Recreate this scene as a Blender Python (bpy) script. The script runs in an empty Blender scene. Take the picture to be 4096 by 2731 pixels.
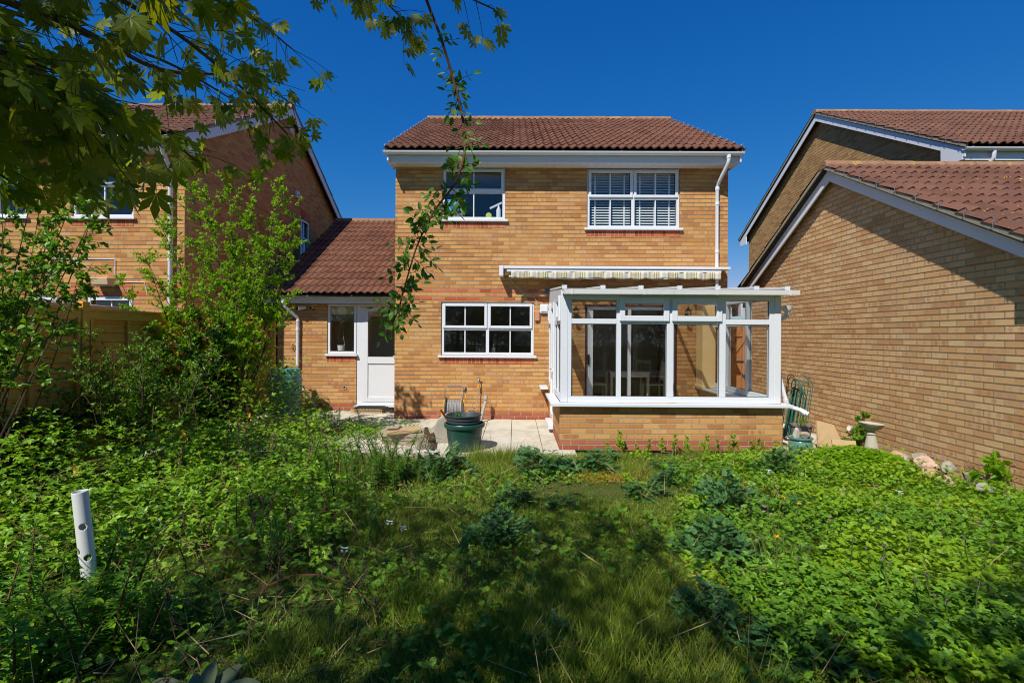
import bpy, bmesh, math, random
import numpy as np
from mathutils import Vector, Matrix
random.seed(7); RNG = np.random.default_rng(11)
R = math.radians
S = bpy.context.scene
COL = S.collection

# ------------------------------------------------------------- camera
cam = bpy.data.objects.new('camera', bpy.data.cameras.new('camera'))
COL.objects.link(cam); S.camera = cam
cam.data.sensor_width = 36.0
cam.data.lens = 36.0 * 2000 / 4096
cam.data.shift_y = -(1365.5 - 1340) / 4096
cam.data.clip_start = 0.05; cam.data.clip_end = 500
cam.matrix_world = (Matrix.Translation((0, 0, 1.6)) @ Matrix.Rotation(R(.35), 4, 'Z')
                    @ Matrix.Rotation(R(90), 4, 'X') @ Matrix.Rotation(R(.35), 4, 'Z'))

# ------------------------------------------------------------- sky and sun
SUNV = Vector((-.58, -1.0, 1.31)).normalized()          # towards the sun
w = bpy.data.worlds.new('World'); S.world = w; w.use_nodes = True
nt = w.node_tree; bg = nt.nodes['Background']
sky = nt.nodes.new('ShaderNodeTexSky'); sky.sky_type = 'NISHITA'; sky.sun_disc = False
sky.sun_elevation = math.asin(SUNV.z)
sky.sun_rotation = math.atan2(SUNV.x, SUNV.y)
sky.altitude = 1200; sky.air_density = 1.0; sky.dust_density = 0.0; sky.ozone_density = 4.0
hs = nt.nodes.new('ShaderNodeHueSaturation'); hs.inputs['Saturation'].default_value = 1.22
hs.inputs['Value'].default_value = 1.0
# deep polarised blue: each channel of the sky gets its own contrast
nt.links.new(sky.outputs[0], hs.inputs['Color'])
ss = nt.nodes.new('ShaderNodeSeparateColor'); sc_ = nt.nodes.new('ShaderNodeCombineColor'); nt.links.new(hs.outputs[0], ss.inputs[0])
for i, (p_, k_) in enumerate(((1.68, .48), (.84, 1.10), (.50, 2.74))):
    a_ = nt.nodes.new('ShaderNodeMath'); a_.operation = 'POWER'; a_.inputs[1].default_value = p_; nt.links.new(ss.outputs[i], a_.inputs[0])
    b_ = nt.nodes.new('ShaderNodeMath'); b_.operation = 'MULTIPLY'; b_.inputs[1].default_value = k_; nt.links.new(a_.outputs[0], b_.inputs[0])
    if i == 0: red_ = b_; continue
    if i == 1:
        g_ = nt.nodes.new('ShaderNodeMath'); g_.operation = 'MULTIPLY'; g_.inputs[1].default_value = .75; nt.links.new(b_.outputs[0], g_.inputs[0])
        r_ = nt.nodes.new('ShaderNodeMath'); r_.operation = 'MINIMUM'; nt.links.new(red_.outputs[0], r_.inputs[0]); nt.links.new(g_.outputs[0], r_.inputs[1]); nt.links.new(r_.outputs[0], sc_.inputs[0])
    nt.links.new(b_.outputs[0], sc_.inputs[i])
nt.links.new(sc_.outputs[0], bg.inputs[0])
bg.inputs[1].default_value = 0.078
sl = bpy.data.lights.new('sun', 'SUN'); sun = bpy.data.objects.new('sun', sl); COL.objects.link(sun)
sl.energy = 4.9; sl.angle = R(.53); sl.color = (1.0, .95, .86)
sun.rotation_euler = SUNV.to_track_quat('Z', 'Y').to_euler()
sun.location = (-20, -30, 40)
S.view_settings.view_transform = 'Standard'; S.view_settings.look = 'None'
S.view_settings.exposure = 0.2; S.view_settings.gamma = 1.0
S.cycles.max_bounces = 8; S.cycles.transparent_max_bounces = 24
S.cycles.caustics_reflective = False; S.cycles.caustics_refractive = False
S.cycles.sample_clamp_indirect = 6
S.cycles.filter_width = 1.05

# ------------------------------------------------------------- naming
def tag(o, label=None, cat=None, group=None, kind=None):
    for k, v in (('label', label), ('category', cat), ('group', group), ('kind', kind)):
        if v: o[k] = v
    return o
def thing(name, label, cat, loc=(0, 0, 0), rz=0, group=None):
    o = bpy.data.objects.new(name, None); COL.objects.link(o)
    o.location = loc; o.rotation_euler = (0, 0, rz); o.empty_display_size = .1
    return tag(o, label, cat, group)
def copy_tree(o, parent=None, loc=None, rz=None, label=None, scale=None):
    c = o.copy(); COL.objects.link(c)
    if parent: c.parent = parent
    if loc is not None: c.location = loc
    if rz is not None: c.rotation_euler = (0, 0, rz)
    if scale is not None: c.scale = (scale,) * 3 if not hasattr(scale, '__len__') else scale
    if label: c['label'] = label
    for ch in list(o.children): copy_tree(ch, c)
    return c

# ------------------------------------------------------------- mesh builder
class MB:
    def __init__(s, T=None): s.v = []; s.f = []; s.uv = []; s.T = T
    def add(s, vs, fs, uvs=None):
        n = len(s.v)
        if s.T is not None: vs = [s.T @ Vector(p) for p in vs]
        s.v += [tuple(p) for p in vs]
        for i, f in enumerate(fs):
            s.f.append(tuple(n + k for k in f)); s.uv.append(uvs[i] if uvs else None)
    def box(s, x0, x1, y0, y1, z0, z1):
        s.add([(x, y, z) for x in (x0, x1) for y in (y0, y1) for z in (z0, z1)],
              [(0, 1, 3, 2), (4, 6, 7, 5), (0, 4, 5, 1), (2, 3, 7, 6), (0, 2, 6, 4), (1, 5, 7, 3)]); return s
    def beam(s, a, b, w, h, up=(0, 0, 1)):
        a, b = Vector(a), Vector(b); d = (b - a).normalized(); up = Vector(up)
        r = d.cross(up).normalized() * (w / 2); u = r.cross(d).normalized() * (h / 2)
        s.add([p + i * r + j * u for p in (a, b) for i in (-1, 1) for j in (-1, 1)],
              [(0, 1, 3, 2), (4, 6, 7, 5), (0, 4, 5, 1), (2, 3, 7, 6), (0, 2, 6, 4), (1, 5, 7, 3)]); return s
    def tube(s, pts, r, n=8, caps=True):
        pts = [Vector(p) for p in pts]; rs = r if hasattr(r, '__len__') else [r] * len(pts)
        vs = []; fs = []; ref = None
        for i, p in enumerate(pts):
            d = (pts[min(i + 1, len(pts) - 1)] - pts[max(i - 1, 0)]).normalized()
            if ref is None: ref = d.orthogonal().normalized()
            ref = (ref - d * ref.dot(d)); ref = ref.normalized() if ref.length > 1e-5 else d.orthogonal().normalized()
            q = d.cross(ref)
            vs += [p + (ref * math.cos(2 * math.pi * k / n) + q * math.sin(2 * math.pi * k / n)) * rs[i] for k in range(n)]
        for i in range(len(pts) - 1):
            for k in range(n):
                fs.append((i * n + k, i * n + (k + 1) % n, (i + 1) * n + (k + 1) % n, (i + 1) * n + k))
        if caps: fs += [tuple(range(n))[::-1], tuple((len(pts) - 1) * n + k for k in range(n))]
        s.add(vs, fs); return s
    def lathe(s, prof, c=(0, 0, 0), n=28, sx=1, sy=1):
        vs = [(c[0] + r * math.cos(2 * math.pi * k / n) * sx, c[1] + r * math.sin(2 * math.pi * k / n) * sy, c[2] + z) for r, z in prof for k in range(n)]
        fs = [(i * n + k, i * n + (k + 1) % n, (i + 1) * n + (k + 1) % n, (i + 1) * n + k) for i in range(len(prof) - 1) for k in range(n)]
        s.add(vs, fs); return s
    def prism(s, poly, ax, t0, t1):
        n = len(poly)
        def P(p, t): return (t, p[0], p[1]) if ax == 'X' else ((p[0], t, p[1]) if ax == 'Y' else (p[0], p[1], t))
        s.add([P(p, t0) for p in poly] + [P(p, t1) for p in poly],
              [tuple(range(n))[::-1], tuple(range(n, 2 * n))] + [(i, (i + 1) % n, n + (i + 1) % n, n + i) for i in range(n)]); return s
    def build(s, name, mat, parent=None, smooth=False, bevel=0, recalc=True, uvoff=(0, 0)):
        me = bpy.data.meshes.new(name); off = Vector((0, 0, 0)); q = parent
        while q is not None: off += Vector(q.location); q = q.parent
        me.from_pydata([tuple(Vector(p) - off) for p in s.v], [], s.f)
        if recalc:
            bm = bmesh.new(); bm.from_mesh(me); bmesh.ops.recalc_face_normals(bm, faces=bm.faces); bm.to_mesh(me); bm.free()
        ul = me.uv_layers.new(name='UVMap'); me.update()
        vs = s.v
        for i, p in enumerate(me.polygons):
            ex = s.uv[i]; nx, ny, nz = (abs(c) for c in p.normal)
            for j, li in enumerate(p.loop_indices):
                if ex is not None and not recalc: ul.data[li].uv = ex[j]; continue
                x, y, z = vs[me.loops[li].vertex_index]
                if nz > .8: uv = (x, y)
                elif nx > ny: uv = (y + uvoff[0], z + uvoff[1])
                else: uv = (x + uvoff[0], z + uvoff[1])
                ul.data[li].uv = uv
        if smooth:
            for p in me.polygons: p.use_smooth = True
            if hasattr(me, 'set_sharp_from_angle'): me.set_sharp_from_angle(angle=R(38))
        me.materials.append(mat)
        o = bpy.data.objects.new(name, me); COL.objects.link(o)
        if parent: o.parent = parent
        if bevel:
            m = o.modifiers.new('bevel', 'BEVEL'); m.width = bevel; m.segments = 2; m.limit_method = 'ANGLE'
        return o
def boxes(name, mat, parent, bs, **kw):
    return [MB().box(*b).build(name, M[mat], parent, **kw) for b in bs]
def npmesh(name, V, faces_list, mat, parent=None, smooth=True):
    """V (n,3); faces_list: list of (k, array(m,k))"""
    me = bpy.data.meshes.new(name); me.vertices.add(len(V))
    me.vertices.foreach_set('co', np.asarray(V, np.float32).ravel())
    lp = np.concatenate([f.ravel() for f in faces_list]).astype(np.int32)
    tot = np.concatenate([np.full(len(f), f.shape[1]) for f in faces_list]).astype(np.int32)
    st = np.concatenate([[0], np.cumsum(tot)[:-1]]).astype(np.int32)
    me.loops.add(len(lp)); me.loops.foreach_set('vertex_index', lp)
    me.polygons.add(len(tot)); me.polygons.foreach_set('loop_start', st)
    try: me.polygons.foreach_set('loop_total', tot)
    except Exception: pass
    me.polygons.foreach_set('use_smooth', np.full(len(tot), smooth))
    me.update(calc_edges=True); me.validate()
    me.materials.append(mat)
    o = bpy.data.objects.new(name, me); COL.objects.link(o)
    if parent: o.parent = parent
    return o

# ------------------------------------------------------------- materials
class NT:
    def __init__(s, name):
        s.m = bpy.data.materials.new(name); s.m.use_nodes = True; s.t = s.m.node_tree
        s.b = s.t.nodes['Principled BSDF']; s.out = s.t.nodes['Material Output']
    def n(s, typ, **kw):
        o = s.t.nodes.new(typ)
        for k, v in kw.items():
            if k.startswith('i_'):
                key = k[2:]; key = int(key) if key.isdigit() else key.replace('_', ' ')
                s.put(v, o.inputs[key])
            else: setattr(o, k, v)
        return o
    def put(s, v, sock):
        if hasattr(v, 'node') or isinstance(v, bpy.types.NodeSocket): s.t.links.new(v, sock)
        else: sock.default_value = v
    def m2(s, op, a, b=0.0, c=None, clamp=False):
        o = s.t.nodes.new('ShaderNodeMath'); o.operation = op; o.use_clamp = clamp
        s.put(a, o.inputs[0]); s.put(b, o.inputs[1])
        if c is not None: s.put(c, o.inputs[2])
        return o.outputs[0]
    def ramp(s, fac, stops, interp='LINEAR'):
        o = s.t.nodes.new('ShaderNodeValToRGB'); cr = o.color_ramp; cr.interpolation = interp
        while len(cr.elements) < len(stops): cr.elements.new(.5)
        for e, (p, c) in zip(cr.elements, stops):
            e.position = p; e.color = (*c, 1) if len(c) == 3 else c
        s.put(fac, o.inputs[0]); return o.outputs[0]
    def mix(s, fac, a, b, mode='MIX'):
        o = s.t.nodes.new('ShaderNodeMix'); o.data_type = 'RGBA'; o.blend_type = mode
        s.put(fac, o.inputs[0]); s.put(a if not isinstance(a, tuple) else (*a, 1)[:4], o.inputs[6]); s.put(b if not isinstance(b, tuple) else (*b, 1)[:4], o.inputs[7])
        return o.outputs[2]
    def noise(s, scale, detail=3, vec=None, rough=.55):
        o = s.t.nodes.new('ShaderNodeTexNoise'); o.inputs['Scale'].default_value = scale; o.inputs['Detail'].default_value = detail
        o.inputs['Roughness'].default_value = rough
        if vec is not None: s.put(vec, o.inputs['Vector'])
        return o.outputs[0]
    def obj(s): return s.t.nodes.new('ShaderNodeTexCoord').outputs['Object']
    def smooth(s, v, a, b):
        o = s.t.nodes.new('ShaderNodeMapRange'); o.interpolation_type = 'SMOOTHSTEP'
        s.put(v, o.inputs[0]); o.inputs[1].default_value = a; o.inputs[2].default_value = b; return o.outputs[0]
    def bump(s, h, strength=.3, dist=.01):
        o = s.t.nodes.new('ShaderNodeBump'); o.inputs['Strength'].default_value = strength; o.inputs['Distance'].default_value = dist
        s.put(h, o.inputs['Height']); s.t.links.new(o.outputs[0], s.b.inputs['Normal'])
    def fin(s, col=None, rough=.7, spec=.3, metal=0):
        if col is not None: s.put(col if not isinstance(col, tuple) else (*col, 1)[:4], s.b.inputs['Base Color'])
        s.put(rough, s.b.inputs['Roughness']); s.b.inputs['Specular IOR Level'].default_value = spec
        s.b.inputs['Metallic'].default_value = metal
        return s.m
def plain(name, col, rough=.5, spec=.4, var=.12, scale=6, metal=0, bump=0, dirt=None):
    t = NT(name); n = t.noise(scale, 5, t.obj()); k = t.m2('MULTIPLY_ADD', n, 2 * var, 1 - var)
    c = t.mix(1.0, col, k, 'MULTIPLY')
    if dirt:
        d = t.smooth(t.noise(scale * .35, 6, t.obj(), .7), .52, .75)
        c = t.mix(t.m2('MULTIPLY', d, dirt[1]), c, dirt[0])
    if bump: t.bump(t.noise(scale * 8, 4, t.obj()), bump, .004)
    return t.fin(c, rough, spec, metal)

def brick_mat(name, stops, mortar, soldier=False, band=(), redbase=2, tint=1.0, bump=1.0, dark=(.33, .12, .05)):
    t = NT(name); uv = t.n('ShaderNodeUVMap').outputs[0]; sp = t.n('ShaderNodeSeparateXYZ', i_0=uv)
    U, V = sp.outputs[0], sp.outputs[1]
    bw, bh = (.075, 1.0) if soldier else (.225, .075)
    v = t.m2('DIVIDE', V, bh); row = t.m2('FLOOR', v); fv = t.m2('FRACT', v)
    if soldier: u = t.m2('DIVIDE', U, bw)
    else: u = t.m2('MULTIPLY_ADD', t.m2('FLOORED_MODULO', row, 2.0), .5, t.m2('DIVIDE', U, bw))
    col = t.m2('FLOOR', u); fu = t.m2('FRACT', u)
    wob = t.m2('MULTIPLY_ADD', t.noise(60, 3, uv), .006, -.003)
    du = t.m2('MULTIPLY', t.m2('MINIMUM', fu, t.m2('SUBTRACT', 1.0, fu)), bw)
    if soldier: d = du
    else: d = t.m2('MINIMUM', du, t.m2('MULTIPLY', t.m2('MINIMUM', fv, t.m2('SUBTRACT', 1.0, fv)), bh))
    mask = t.smooth(t.m2('ADD', d, wob), .0040, .0075)
    cv = t.n('ShaderNodeCombineXYZ', i_0=t.m2('ADD', col, .5), i_1=t.m2('ADD', row, .5)).outputs[0]
    wn = t.n('ShaderNodeTexWhiteNoise', i_0=cv); wc = t.n('ShaderNodeSeparateColor', i_0=wn.outputs[1])
    r1, r2, r3 = wc.outputs
    # neighbouring bricks come in loose batches
    rr = t.m2('ADD', t.m2('MULTIPLY', r1, .8), t.m2('MULTIPLY', t.noise(1.3, 3, uv), .2))
    base = t.ramp(rr, stops)
    # burnt patches inside a brick: either one in the middle or a pair
    fx = t.m2('ABSOLUTE', t.m2('SUBTRACT', t.m2('ABSOLUTE', t.m2('SUBTRACT', fu, .5)), t.m2('MULTIPLY', t.m2('GREATER_THAN', r3, .35), .24)))
    el = t.m2('ADD', t.m2('MULTIPLY', fx, 1.0), t.m2('MULTIPLY', t.m2('ABSOLUTE', t.m2('SUBTRACT', fv, .5)), .22))
    el = t.m2('ADD', el, t.m2('MULTIPLY_ADD', t.noise(28, 4, uv), .22, -.11))
    spot = t.m2('MULTIPLY', t.m2('SUBTRACT', 1.0, t.smooth(el, .05, .20)), t.smooth(r2, .25, .95))
    base = t.mix(t.m2('MULTIPLY', spot, .60), base, t.mix(t.smooth(t.noise(9, 2, cv), .35, .6), dark, (.46, .31, .25)))
    fine = t.m2('MULTIPLY_ADD', t.noise(110, 4, uv, .7), .5, .75)
    big = t.m2('MULTIPLY_ADD', t.noise(.7, 4, uv), .34, .83)
    base = t.mix(1.0, base, t.m2('MULTIPLY', fine, big), 'MULTIPLY')
    red = t.ramp(r1, [(0, (.36, .075, .035)), (.5, (.50, .12, .05)), (1, (.56, .19, .09))])
    red = t.mix(1.0, red, fine, 'MULTIPLY')
    sel = None
    for b in band:
        c = t.m2('COMPARE', row, float(b), .1); sel = c if sel is None else t.m2('ADD', sel, c, clamp=True)
    if sel is not None: base = t.mix(t.m2('MULTIPLY', sel, t.smooth(r2, .08, .14)), base, red)
    if redbase: base = t.mix(t.m2('LESS_THAN', V, redbase * .075), base, t.mix(.45, red, (.22, .09, .06)))
    if soldier: base = red
    # white lime bloom near some bricks
    bl = t.smooth(t.noise(3.2, 6, uv, .75), .62, .78)
    base = t.mix(t.m2('MULTIPLY', bl, .25), base, (.55, .48, .38))
    mc = t.mix(1.0, mortar, t.m2('MULTIPLY_ADD', t.noise(25, 4, uv), .6, .7), 'MULTIPLY')
    c = t.mix(mask, mc, base)
    if tint != 1.0: c = t.mix(1.0, c, (tint, tint, tint), 'MULTIPLY')
    t.bump(t.m2('ADD', mask, t.m2('MULTIPLY', t.noise(70, 5, uv, .7), .55)), bump, .008)
    return t.fin(c, .9, .15)

def tile_mat(name, a, b, lichen=.5):
    t = NT(name); uv = t.n('ShaderNodeUVMap').outputs[0]
    fl = t.n('ShaderNodeVectorMath', operation='FLOOR', i_0=uv).outputs[0]
    wn = t.n('ShaderNodeTexWhiteNoise', i_0=fl); ob = t.obj()
    r = t.n('ShaderNodeSeparateColor', i_0=wn.outputs[1]).outputs
    base = t.mix(t.m2('MULTIPLY_ADD', r[0], .7, t.m2('MULTIPLY', t.noise(1.1, 4, ob), .3)), a, b)
    base = t.mix(1.0, base, t.m2('MULTIPLY_ADD', t.noise(90, 5, ob, .75), .9, .55), 'MULTIPLY')
    gr = t.smooth(t.noise(5, 6, ob, .75), .5, .75)
    base = t.mix(t.m2('MULTIPLY', gr, .5), base, (.13, .12, .095))
    ly = t.m2('MULTIPLY', t.smooth(t.noise(17, 5, ob, .6), .66, .70), t.smooth(t.noise(1.4, 3, ob), .62 - .2 * lichen, .7 - .2 * lichen))
    base = t.mix(t.m2('MULTIPLY', ly, .9), base, (.60, .33, .05))
    wh = t.smooth(t.noise(30, 3, ob, .6), .72, .75)
    base = t.mix(t.m2('MULTIPLY', wh, .7), base, (.45, .43, .38))
    t.bump(t.noise(120, 4, ob, .7), .5, .004)
    return t.fin(base, .88, .2)

GOLD = [(0, (.37, .14, .05)), (.25, (.47, .205, .066)), (.5, (.53, .26, .082)), (.75, (.57, .30, .10)), (1, (.60, .345, .13))]
TAN = [(0, (.46, .21, .09)), (.2, (.56, .31, .14)), (.6, (.64, .40, .19)), (1, (.68, .46, .24))]
M = {}
M['brick'] = brick_mat('golden_brick', GOLD, (.37, .33, .225), band=(30, 32))
M['brick2'] = brick_mat('neighbour_brick', GOLD, (.40, .35, .23), band=(30, 32))
M['garage'] = brick_mat('garage_brick', TAN, (.52, .44, .29), redbase=0, bump=1.6)
M['soldier'] = brick_mat('red_soldier_brick', GOLD, (.45, .33, .24), soldier=True, redbase=0)
M['tile'] = tile_mat('roof_tile', (.105, .043, .027), (.185, .080, .048), .8)
M['tile2'] = tile_mat('old_roof_tile', (.10, .044, .029), (.175, .080, .052), 1.0)
M['ridge'] = plain('ridge_tile', (.27, .15, .085), .9, .2, .3, 9, bump=.5, dirt=((.55, .36, .08), .8))
M['mortar'] = plain('verge_mortar', (.30, .26, .19), .95, .1, .3, 14, bump=.6, dirt=((.12, .11, .09), .6))
M['upvc'] = plain('white_upvc', (.67, .70, .745), .32, .5, .03, 3)
M['upvc_old'] = plain('weathered_white_plastic', (.72, .72, .70), .45, .4, .05, 3, dirt=((.36, .36, .28), .55))
M['fascia'] = plain('fascia_board', (.66, .68, .73), .4, .4, .04, 2)
M['rubber'] = plain('black_rubber', (.02, .02, .02), .6, .3)
M['concrete'] = plain('concrete', (.36, .33, .27), .9, .2, .22, 5, bump=.5, dirt=((.20, .18, .13), .5))
M['room'] = plain('painted_plaster', (.48, .43, .36), .9, .1, .05)
M['dark'] = plain('dark_interior', (.05, .045, .04), .9, .1, .1)
M['lead'] = plain('lead_flashing', (.10, .12, .15), .6, .4)
M['wood_door'] = plain('orange_gate_wood', (.34, .14, .05), .75, .2, .25, 7, bump=.4)
M['maroon'] = plain('brown_door_reveal', (.07, .02, .018), .5, .3)
M['cream'] = plain('cream_paint', (.74, .52, .24), .75, .2, .06, 4, bump=.2)
M['black'] = plain('black_metal', (.015, .015, .017), .35, .5)
M['grey_plastic'] = plain('grey_plastic', (.30, .30, .29), .5, .4, .08)
M['yellow'] = plain('yellow_plastic', (.75, .36, .01), .4, .5)
M['greentub'] = plain('dark_green_plastic', (.010, .060, .045), .38, .5, .12, 5, bump=.1, dirt=((.06, .09, .07), .4))
M['blacktub'] = plain('black_plastic', (.035, .05, .055), .5, .4, .15, 6, bump=.15, dirt=((.12, .12, .11), .5))
M['butt'] = plain('blue_green_barrel_plastic', (.06, .26, .27), .35, .5, .1, 3, dirt=((.12, .19, .17), .4))
M['tin'] = plain('galvanised_metal', (.45, .46, .47), .35, .5, .1, metal=.8)
M['cable'] = plain('cream_cable', (.55, .42, .27), .6)
M['terracotta_box'] = plain('salmon_plastic', (.50, .24, .15), .6)

def glass(name, tint=(.86, .9, .9), f0=1.5, rough=.0, haze=0, ref=1.7):
    m = bpy.data.materials.new(name); m.use_nodes = True; t = m.node_tree
    t.nodes.remove(t.nodes['Principled BSDF']); out = t.nodes['Material Output']
    tr = t.nodes.new('ShaderNodeBsdfTransparent'); tr.inputs[0].default_value = (*tint, 1)
    gl = t.nodes.new('ShaderNodeBsdfGlossy'); gl.inputs['Roughness'].default_value = rough; gl.inputs[0].default_value = (.95, .97, 1, 1)
    lw = t.nodes.new('ShaderNodeLayerWeight'); lw.inputs[0].default_value = .5      # Schlick: same from both sides of a thin pane
    p5 = t.nodes.new('ShaderNodeMath'); p5.operation = 'POWER'; p5.inputs[1].default_value = 5.0; t.links.new(lw.outputs['Facing'], p5.inputs[0])
    fr = t.nodes.new('ShaderNodeMath'); fr.operation = 'MULTIPLY_ADD'; fr.inputs[1].default_value = .95; fr.inputs[2].default_value = .045; t.links.new(p5.outputs[0], fr.inputs[0])
    # a double-glazed unit reflects at four surfaces
    mu = t.nodes.new('ShaderNodeMath'); mu.operation = 'MULTIPLY'; mu.inputs[1].default_value = ref; mu.use_clamp = True
    t.links.new(fr.outputs[0], mu.inputs[0])
    mx = t.nodes.new('ShaderNodeMixShader'); t.links.new(mu.outputs[0], mx.inputs[0])
    t.links.new(tr.outputs[0], mx.inputs[1]); t.links.new(gl.outputs[0], mx.inputs[2])
    tx = t.nodes.new('ShaderNodeTexNoise'); tx.inputs['Scale'].default_value = 1.6
    bp = t.nodes.new('ShaderNodeBump'); bp.inputs['Strength'].default_value = .02; bp.inputs['Distance'].default_value = .03
    t.links.new(tx.outputs[0], bp.inputs['Height']); t.links.new(bp.outputs[0], gl.inputs['Normal'])
    last = mx.outputs[0]
    if haze:
        df = t.nodes.new('ShaderNodeBsdfDiffuse'); df.inputs[0].default_value = (.7, .72, .7, 1)
        tl = t.nodes.new('ShaderNodeBsdfTranslucent'); tl.inputs[0].default_value = (.75, .76, .74, 1)
        a = t.nodes.new('ShaderNodeMixShader'); a.inputs[0].default_value = .6
        t.links.new(df.outputs[0], a.inputs[1]); t.links.new(tl.outputs[0], a.inputs[2])
        b = t.nodes.new('ShaderNodeMixShader'); b.inputs[0].default_value = haze
        t.links.new(last, b.inputs[1]); t.links.new(a.outputs[0], b.inputs[2]); last = b.outputs[0]
    t.links.new(last, out.inputs[0]); return m
M['glass'] = glass('window_glass')
M['cglass'] = glass('conservatory_glass', (.96, .975, .965), ref=1.25)
M['poly'] = glass('polycarbonate_roof_sheet', (.95, .96, .95), haze=.32, rough=.2)

# ------------------------------------------------------------- building blocks
def FT(y, flip=1):        # local (a, d, z): a along +X, d out of a wall facing the camera
    return Matrix(((1, 0, 0, 0), (0, -1, 0, y), (0, 0, 1, 0), (0, 0, 0, 1)))
def ST(x, sgn):           # wall facing sgn*X: a along +Y, d out of it
    return Matrix(((0, sgn, 0, x), (1, 0, 0, 0), (0, 0, 1, 0), (0, 0, 0, 1)))

def courses(mb, z0, z1, lo, hi, rec=.0045):
    """front skin of a brick wall: every bed joint is really recessed; lo(z), hi(z) bound the course"""
    k0, k1 = math.floor(z0 / .075 + 1e-6), math.ceil(z1 / .075 - 1e-6)
    for k in range(k0, k1):
        for (a, b, d) in ((k * .075, k * .075 + .005, -rec), (k * .075 + .005, k * .075 + .070, 0), (k * .075 + .070, (k + 1) * .075, -rec)):
            a, b = max(a, z0), min(b, z1)
            if b - a < 1e-5: continue
            p, q, r, s = lo(a), hi(a), hi(b), lo(b)
            if q <= p: continue
            mb.add([(p, d, a), (q, d, a), (r, d, b), (s, d, b)], [(0, 1, 2, 3)])
            if d == 0:
                mb.add([(p, 0, a), (q, 0, a), (q, -rec, a), (p, -rec, a)], [(3, 2, 1, 0)])
                mb.add([(s, 0, b), (r, 0, b), (r, -rec, b), (s, -rec, b)], [(0, 1, 2, 3)])
def wall_panel(T, a0, a1, z0, z1, th, holes):
    mb = MB(T); A = sorted({a0, a1, *[h[0] for h in holes], *[h[1] for h in holes]}); Z = sorted({z0, z1, *[h[2] for h in holes], *[h[3] for h in holes]})
    A = [a for a in A if a0 <= a <= a1]; Z = [z for z in Z if z0 <= z <= z1]
    def solid(i, j):
        if i < 0 or j < 0 or i >= len(A) - 1 or j >= len(Z) - 1: return False
        ca, cz = (A[i] + A[i + 1]) / 2, (Z[j] + Z[j + 1]) / 2
        return not any(h[0] < ca < h[1] and h[2] < cz < h[3] for h in holes)
    for i in range(len(A) - 1):
        for j in range(len(Z) - 1):
            if not solid(i, j): continue
            a, b, c, d = A[i], A[i + 1], Z[j], Z[j + 1]
            courses(mb, c, d, lambda z: a, lambda z: b)
            mb.add([(a, -th, c), (b, -th, c), (b, -th, d), (a, -th, d)], [(3, 2, 1, 0)])
            if not solid(i - 1, j): mb.add([(a, 0, c), (a, -th, c), (a, -th, d), (a, 0, d)], [(3, 2, 1, 0)])
            if not solid(i + 1, j): mb.add([(b, 0, c), (b, -th, c), (b, -th, d), (b, 0, d)], [(0, 1, 2, 3)])
            if not solid(i, j - 1): mb.add([(a, 0, c), (b, 0, c), (b, -th, c), (a, -th, c)], [(3, 2, 1, 0)])
            if not solid(i, j + 1): mb.add([(a, 0, d), (b, 0, d), (b, -th, d), (a, -th, d)], [(0, 1, 2, 3)])
    return mb

def ring(mb, a0, a1, z0, z1, d0, d1, w):
    mb.box(a0, a0 + w, d0, d1, z0, z1); mb.box(a1 - w, a1, d0, d1, z0, z1)
    mb.box(a0 + w, a1 - w, d0, d1, z0, z0 + w); mb.box(a0 + w, a1 - w, d0, d1, z1 - w, z1)

def window(root, T, a0, a1, z0, z1, cols=1, transom=None, sash=True, bars=True, sill=(.05, .05), soldier=False, name='window', glassm='glass', inset=.03):
    """white upvc window: outer frame, mullions, opening top lights, thin glazing bars, pane, sill, brick course under it"""
    fr = MB(T); d0, d1 = -inset - .06, -inset; F = .052
    ring(fr, a0 + .003, a1 - .003, z0 + .003, z1 - .003, d0, d1, F)
    w = (a1 - a0) / cols; pn = MB(T); sb = MB(T); gb = []
    for c in range(cols):
        x0, x1 = a0 + c * w, a0 + (c + 1) * w
        if c: fr.box(x0 - .03, x0 + .03, d0 + .002, d1 - .002, z0 + F, z1 - F)
        gx0 = x0 + (F if c == 0 else .03); gx1 = x1 - (F if c == cols - 1 else .03)
        if transom: fr.box(gx0, gx1, d0 + .004, d1 - .004, transom - .03, transom + .03)
        zt = transom - .03 if transom else z1 - F
        cells = [(gx0, gx1, z0 + F, zt)]
        if transom:
            if sash:
                ring(sb, gx0 - .018, gx1 + .018, transom + .012, z1 - F + .018, d1 - .01, d1 + .026, .048)
                cells.append((gx0 + .030, gx1 - .030, transom + .06, z1 - F - .03))
            else: cells.append((gx0, gx1, transom + .03, z1 - F))
        for (p, q, r, s_) in cells:
            pn.add([(p, d0 + .028, r), (q, d0 + .028, r), (q, d0 + .028, s_), (p, d0 + .028, s_)], [(0, 1, 2, 3)])
            if bars: fr.box((p + q) / 2 - .011, (p + q) / 2 + .011, d0 + .012, d0 + .020, r, s_); fr.box((p + q) / 2 - .011, (p + q) / 2 + .011, d0 + .036, d0 + .046, r, s_)
            gb.append((p, q, r, s_))
    W = fr.build(name, M['upvc'], root, bevel=.003)
    pn.build('pane', M[glassm], W, recalc=False)
    if sb.v: sb.build('sash', M['upvc'], W, bevel=.006)
    gk = MB(T)                                            # dark rubber seals round each pane
    for (p, q, r, s_) in gb: ring(gk, p - .001, q + .001, r - .001, s_ + .001, d0 + .030, d0 + .034, .007)
    gk.build('seal', M['rubber'], W)
    if sill: MB(T).box(a0 - sill[0], a1 + sill[0], -inset - .02, .055, z0 - .042, z0 - .001).build('sill', M['upvc'], W, bevel=.004)
    if soldier:
        MB(T).box(a0, a1, -.05, .004, z0 - .043 - .112, z0 - .043).build('brick_course', M['soldier'], W)
    return W

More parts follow.
